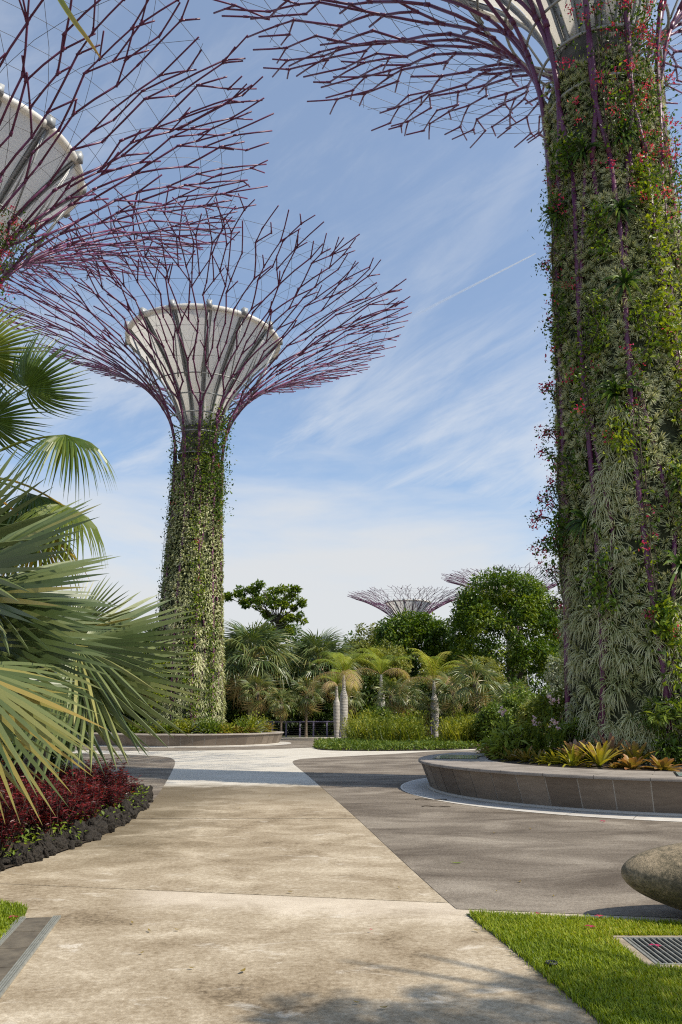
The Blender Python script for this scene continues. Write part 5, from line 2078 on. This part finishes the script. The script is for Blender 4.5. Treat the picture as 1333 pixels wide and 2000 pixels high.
rb2 = np.random.default_rng(140)
for (px, py, L, lab) in ((1087, 1492, 0.52, 'yellow-green bromeliad of the front pair, left one'),
                         (1119, 1495, 0.56, 'yellow-green bromeliad of the front pair, right one beside the tall golden bromeliad'),
                         (1064, 1491, 0.34, 'small yellow-green bromeliad at the seat edge left of the front pair')):
    plant('bromeliad', lab, 'bromeliad', px, py, 0.15, 'brom', rosette(22, L, 0.032, rb2, (0.3, 1.4), 0.9, 0.40, 0.12))
for (px, py, L, w, tn, tt, lab) in ((1172, 1497, 0.62, 0.042, 0.34, 0.34, 'tall golden bromeliad with dusky pink tips, tallest at the seat edge'),
                                    (1243, 1495, 0.62, 0.045, 0.42, 0.40, 'broad golden bromeliad with pinkish leaves right of the black spotlight'),
                                    (1128, 1492, 0.62, 0.048, 0.5, 0.42, 'dusky pink and orange bromeliad behind the front pair'),
                                    (1193, 1492, 0.80, 0.045, 0.62, 0.36, 'pink-grey upright bromeliad behind the tall golden one')):
    plant('bromeliad', lab, 'bromeliad', px, py, 0.08, 'brom', rosette(24, L, w, rb2, (0.5, 1.45), 0.28, tn, tt, blunt=0.5), lift=0.05)
for (px, py, L, lab) in ((1236, 1500, 0.40, 'low orange-tipped bromeliad right of the spotlight, at the seat edge'),
                         (1296, 1502, 0.42, 'low orange-tipped bromeliad under the silver-striped plant'),):
    plant('bromeliad', lab, 'bromeliad', px, py, 0.12, 'rust', rosette(26, L, 0.055, rb2, (0.05, 1.2), 0.5, 0.4, 0.45, blunt=0.5))
plant('striped_agave', 'silver-striped spiky plant with arching leaves at the right end of the bromeliads', 'plant', 1283, 1494, 0.2, 'silver', rosette(46, 0.85, 0.030, rb2, (0.05, 1.45), 0.75, 0.42, 0.25), lift=0.08)
for i, (px, py, L, lab) in enumerate(((962, 1478, 0.5, 'rust and green bromeliad at the far left tip of the near planting'),
                                      (1000, 1484, 0.5, 'second rusty bromeliad from the left tip of the near planting'),
                                      (1028, 1487, 0.52, 'orange-centred rusty bromeliad under the pink orchids'),
                                      (1052, 1489, 0.45, 'green-bronze bromeliad between the orange-centred one and the yellow-green ones'),
                                      (985, 1472, 0.5, 'rusty bromeliad in the second row below the dark broad-leaved shrub'),
                                      (1150, 1497, 0.2, 'tiny red bromeliad between the front pair and the tall golden one'),
                                      (1200, 1499, 0.2, 'tiny red bromeliad in front of the spotlight'),
                                      (1215, 1499, 0.2, 'tiny orange bromeliad just right of the spotlight'),
                                      (945, 1471, 0.45, 'olive bromeliad beside the map panel'))):
    plant('bromeliad', lab, 'bromeliad', px, py, 0.12, 'rust', rosette(24, L, 0.034, rb2, (0.1, 1.3), 0.7, 0.25 if i % 2 else 0.4, 0.35))


def bush(name, label, px, py, z0, Y, w, h, mat, leaf, n_cl, n_leaf, tint, cat='shrub', cr=0.16, lt=LEAF, d=0.7):
    b = AT(px, py, Y)
    b[2] = z0
    root = thing(name, b, label, cat)
    mb = MB()
    cl = ellipsoid_clumps(rb2, n_cl, (w, w*d, h/2), b+np.array([0, 0, h/2]), cr, lower=-1.0, lump=0.12)
    crown_mesh(mb, cl, rb2, n_leaf, leaf, tint, 0.12, lt=lt)
    mb.build('foliage', M[mat], root, smooth=False)
    st = MB()
    for q in range(9):
        a = q*0.7
        tube(st, [(b[0]+0.05*math.cos(a), b[1]+0.05*math.sin(a), b[2]-0.02), (b[0]+w*0.5*math.cos(a), b[1]+w*0.4*math.sin(a), b[2]+h*0.75)], [0.012, 0.006], 4)
    st.build('stem', M['wood'], root)
    return root


zt = H_PL-0.03
bush('broadleaf_shrub', 'dark glossy broad-leaved shrub above the rusty bromeliads', 1012, 1440, zt, 19.2, 0.5, 0.75, 'jungle', 0.24, 30, 22, 0.85, cr=0.2, lt=LANCE)
bush('broadleaf_shrub', 'dark low shrub at the left end of the near planting', 985, 1440, zt, 20.0, 0.45, 0.5, 'jungle', 0.2, 24, 22, 0.8, cr=0.2, lt=LANCE)
bush('fine_shrub', 'fine mid-green shrub behind the orchids, left of the near trunk', 1072, 1400, zt, 19.0, 0.55, 1.45, 'yellowleaf', 0.09, 60, 60, 0.35, cr=0.2)
bush('fine_shrub', 'green leafy shrub at the near trunk foot, under the climber', 1125, 1440, zt, 17.9, 0.4, 0.9, 'jungle', 0.10, 40, 60, 0.6, cr=0.16)
bush('fine_shrub', 'dark shrub between the near trunk and the golden bromeliads', 1200, 1440, zt, 17.25, 0.6, 0.35, 'jungle', 0.11, 40, 50, 0.4, cr=0.16)
bush('fine_shrub', 'dark ferny shrub at the right edge behind the striped plant', 1345, 1440, zt, 16.2, 0.6, 1.3, 'jungle', 0.16, 50, 50, 0.5, cr=0.2, lt=LANCE)
bush('fine_shrub', 'dark undergrowth behind the striped plant', 1285, 1440, zt, 17.0, 0.6, 0.35, 'jungle', 0.12, 40, 50, 0.4, cr=0.16)

for i, (px, py, Y, h, lab) in enumerate(((1050, 1412, 17.9, 0.95, 'pale pink orchid spray on reed stems, left one of the close pair'),
                                         (1080, 1413, 17.3, 0.95, 'pale pink orchid spray on reed stems, right one of the close pair'),
                                         (1076, 1366, 17.6, 1.45, 'pink orchid spray standing highest by the near trunk'),
                                         (985, 1391, 19.4, 1.2, 'white orchid spray over the dark broad-leaved shrub'))):
    t = AT(px, py, Y)
    root = thing('orchid', (t[0], t[1], zt), lab, 'orchid')
    st = MB()
    lf = MB()
    for q in range(14):
        o2 = rb2.normal(0, 0.09, 2)
        hh = (t[2]-zt)*rb2.uniform(0.6, 0.95)
        tube(st, [(t[0]+o2[0]*0.4, t[1]+o2[1]*0.4, zt-0.02), (t[0]+o2[0], t[1]+o2[1], zt+hh)], [0.009, 0.005], 4)
        u = rb2.uniform(0.1, 1, 16)
        P = np.column_stack([t[0]+o2[0]*(0.4+0.6*u), t[1]+o2[1]*(0.4+0.6*u), zt+hh*u])
        lf.inst(LANCE, frames(np.column_stack([rb2.normal(0, 1, (16, 2)), rb2.uniform(0.5, 1.6, 16)]), np.tile([0, 0, 1.0], (16, 1))), P, 0.13, np.clip(rb2.normal(0.55, 0.15, 16), 0, 1))
    tube(st, [(t[0], t[1], zt), (t[0], t[1], t[2])], 0.007, 4)
    st.build('stem', M['cover'], root)
    lf.build('foliage', M['cover'], root, smooth=False)
    fl = MB()
    for q in range(7):
        c = t+rb2.normal(0, 1, 3)*np.array([0.06, 0.05, 0.075])
        fl.inst(LEAF, rand_rot(6, rb2), np.tile(c, (6, 1)), 0.07, np.clip(rb2.normal(0.6, 0.25, 6), 0, 1))
    fl.build('blossom', M['orchid'], root, smooth=False)

# plants in the middle planter
rg = np.random.default_rng(150)
mats = ['yellowleaf', 'cover', 'rust', 'brom', 'silver', 'jungle']
desc = {'yellowleaf': 'yellow-green', 'cover': 'mid green', 'rust': 'reddish', 'brom': 'golden', 'silver': 'silvery', 'jungle': 'dark green'}
rowd = [(352, 'yellowleaf', 0.9), (370, 'yellowleaf', 1.0), (384, 'silver', 0.7), (396, 'cover', 0.95), (412, 'jungle', 1.0), (424, 'jungle', 0.85), (436, 'brom', 0.6), (449, 'yellowleaf', 0.7),
        (462, 'rust', 0.5), (474, 'cover', 1.15), (484, 'rust', 0.45), (492, 'yellowleaf', 1.35), (503, 'silver', 0.8), (512, 'yellowleaf', 1.05), (520, 'rust', 0.7), (330, 'cover', 0.9), (310, 'yellowleaf', 0.8), (285, 'jungle', 0.9), (262, 'cover', 0.8)]
where = ['beside the tower trunk', 'half way along the planting', 'near the right end', 'at the left', ]
for i, (px, mt, h) in enumerate(rowd):
    Y = T2[1]-math.sqrt(max(0.2, 3.55**2-((px-377)*PXM(42))**2))
    b = AT(px, 1420, Y)
    b[2] = zt
    V, F, T = rosette(34, h*0.95, 0.055, rg, (0.15, 1.5), 0.7, 0.45, 0.2)
    m = MB()
    m.add(V+b, F, T)
    q = 160
    PP = np.column_stack([rg.normal(0, 0.22, (q, 2)), rg.uniform(0.05, 0.8, q)*h])+b
    m.inst(LEAF, rand_rot(q, rg), PP, rg.uniform(0.08, 0.16, q), np.clip(rg.normal(0.5, 0.2, q), 0, 1))
    o = m.build('planter_plant', M[mt], None, smooth=False)
    o.data.transform(Matrix.Translation(-Vector(b)))
    o.location = tuple(b)
    nb = 'beside the silver palm leaves' if px < 345 else ('at the left trunk foot' if px < 405 else ('under the right trunk half' if px < 458 else 'right of the trunk near the railing'))
    tag(o, f"{desc[mt]} {'tall' if h > 1 else ('low' if h < 0.75 else 'mid-height')} plant in the middle planter {nb}", 'plant', 'plants round the middle trunk')

# a loose line of plants on the far planter at the left
for i in range(7):
    a = R_(-75+i*22)
    b = np.array([T3[0]+3.4*math.cos(a), T3[1]+3.4*math.sin(a), zt])
    m = MB()
    V, F, T = rosette(30, 0.9, 0.05, rg, (0.15, 1.5), 0.7, 0.45, 0.2)
    m.add(V+b, F, T)
    o = m.build('planter_plant', M['cover'], None, smooth=False)
    o.data.transform(Matrix.Translation(-Vector(b)))
    o.location = tuple(b)
    tag(o, 'green plant in the planter behind the silver palms', 'plant', 'plants in the left planter')

# ------------------------------------------------------------------ lawn
rg = np.random.default_rng(160)


def lawn_blades(poly, dens, label, holes=()):
    mn, mx = np.min(poly, axis=0), np.max(poly, axis=0)
    n = int((mx[0]-mn[0])*(mx[1]-mn[1])*dens)
    P = np.column_stack([rg.uniform(mn[0], mx[0], n), rg.uniform(mn[1], mx[1], n)])
    P = P[in_poly(P+rg.normal(0, 0.018, P.shape), poly)]
    for (x0, x1, y0, y1) in holes:
        P = P[~((P[:, 0] > x0) & (P[:, 0] < x1) & (P[:, 1] > y0) & (P[:, 1] < y1))]
    n = len(P)
    az = rg.uniform(0, 6.28, n)
    h = rg.uniform(0.02, 0.05, n)
    ln = rg.uniform(0.2, 1.1, n)*h
    d = np.stack([np.cos(az), np.sin(az)], 1)
    w = 0.0028*rg.uniform(0.7, 1.5, n)
    p0 = np.column_stack([P, np.full(n, 0.006)])
    s = np.stack([-d[:, 1]*w, d[:, 0]*w, 0*w], 1)
    p1 = p0+np.column_stack([d*ln[:, None]*0.4, h*0.65])
    p2 = p0+np.column_stack([d*ln[:, None], h])
    V = np.stack([p0-s, p0+s, p1-s*0.9, p1+s*0.9, p2], 1).reshape(-1, 3)
    k = np.arange(n)*5
    patch = 0.09*np.sin(P[:, 0]*3.1+1)+0.09*np.sin(P[:, 1]*4.7+P[:, 0]*1.3)
    tn = np.clip(rg.normal(0.52, 0.17, n)+patch, 0, 1)
    mb = MB()
    mb.add(V, np.stack([k, k+1, k+3, k+2], -1), tn)
    mb.F[3].append(np.stack([k+2, k+3, k+4], -1))
    mb.T[3].append(np.clip(tn+0.05, 0, 1))
    tag(mb.build('lawn_grass', M['grass'], None, smooth=False), label, 'grass', kind='stuff')


a, b = G(1244, 1838), G(1253, 1892)
gx0 = (a[0]+b[0])/2
lawn_vis = [p for p in lawn_poly if True]
lawn_clip = [tuple(lp[0]+np.array([0.02, -0.01])), tuple(lp[4]+np.array([0.01, 0])), tuple(lp[3]), tuple(lp[2]), tuple(lp[2]+ldir*0.7), (4.2, lp[2][1]-0.4), tuple(lp[0]+lfar*3.2+np.array([0, -0.01]))]
lawn_blades(lawn_clip, 15000, 'short bright green lawn around the drain grate', [(gx0-0.07, gx0+0.81, b[1]-0.055, a[1]+0.055)])
lawn_blades([(x+0.0, y) for x, y in lawn2], 12000, 'small patch of green lawn beside the drain channel')

# ------------------------------------------------------------------ a leafy tree just outside the frame throws the dappled shade in the foreground
hv = np.array([sv[0], sv[1]])*(8.8/sv[2])
b = np.array([1.05+hv[0], 5.0+hv[1], 0])
root = thing('shade_tree', b, 'leafy tree just right of the viewpoint, shading the foreground lawn and path', 'tree')
mb = MB()
rg = np.random.default_rng(170)
limbs(mb, 6.5, 10.0, 1.6, rg, 7, 0.14)
mb.V = [v+b for v in mb.V]
mb.build('trunk', M['wood'], root)
mb = MB()
cl = ellipsoid_clumps(rg, 56, (2.0, 0.65, 0.6), b+np.array([1.15, -0.35, 8.8]), 0.33, lower=-1, lump=0.25)
crown_mesh(mb, cl, rg, 55, 0.13, 0.5, 0.12)
mb.build('crown', M['treeleaf'], root, smooth=False)

# ------------------------------------------------------------------ contrail
def contrail():
    m, t, b_, out = new_mat('contrail_vapour')
    t.nodes.remove(b_)
    dif = N(t, 'ShaderNodeBsdfDiffuse')
    dif.inputs['Color'].default_value = (0.95, 0.95, 0.95, 1)
    tr = N(t, 'ShaderNodeBsdfTransparent')
    mx = N(t, 'ShaderNodeMixShader')
    oc = N(t, 'ShaderNodeTexCoord').outputs['Object']
    n_ = noise(t, oc, 0.02, 3)
    lw = N(t, 'ShaderNodeLayerWeight')
    lw.inputs[0].default_value = 0.5
    a = N(t, 'ShaderNodeAttribute', attribute_name='tint')
    f = math_n(t, 'MULTIPLY', math_n(t, 'SUBTRACT', 1.0, lw.outputs['Facing']), math_n(t, 'MULTIPLY', map_range(t, n_, 0.2, 0.6, 0.6, 1.0), a.outputs['Fac']), clamp=True)
    t.links.new(f, mx.inputs[0])
    t.links.new(tr.outputs[0], mx.inputs[1])
    t.links.new(dif.outputs[0], mx.inputs[2])
    t.links.new(mx.outputs[0], out.inputs['Surface'])
    p0, p1 = AT(1047, 495, 5000), AT(806, 618, 6600)
    V, F, F3 = tube_vf([p0+(p1-p0)*u for u in np.linspace(0, 1, 24)], np.linspace(4.5, 17, 24), 12, False)
    mb = MB()
    mb.add(V, F, np.repeat(np.linspace(0.8, 0.10, 23), 12))
    o = mb.build('contrail', m, None)
    o.visible_shadow = True
    tag(o, 'thin white aircraft contrail slanting across the blue sky', 'contrail')


contrail()
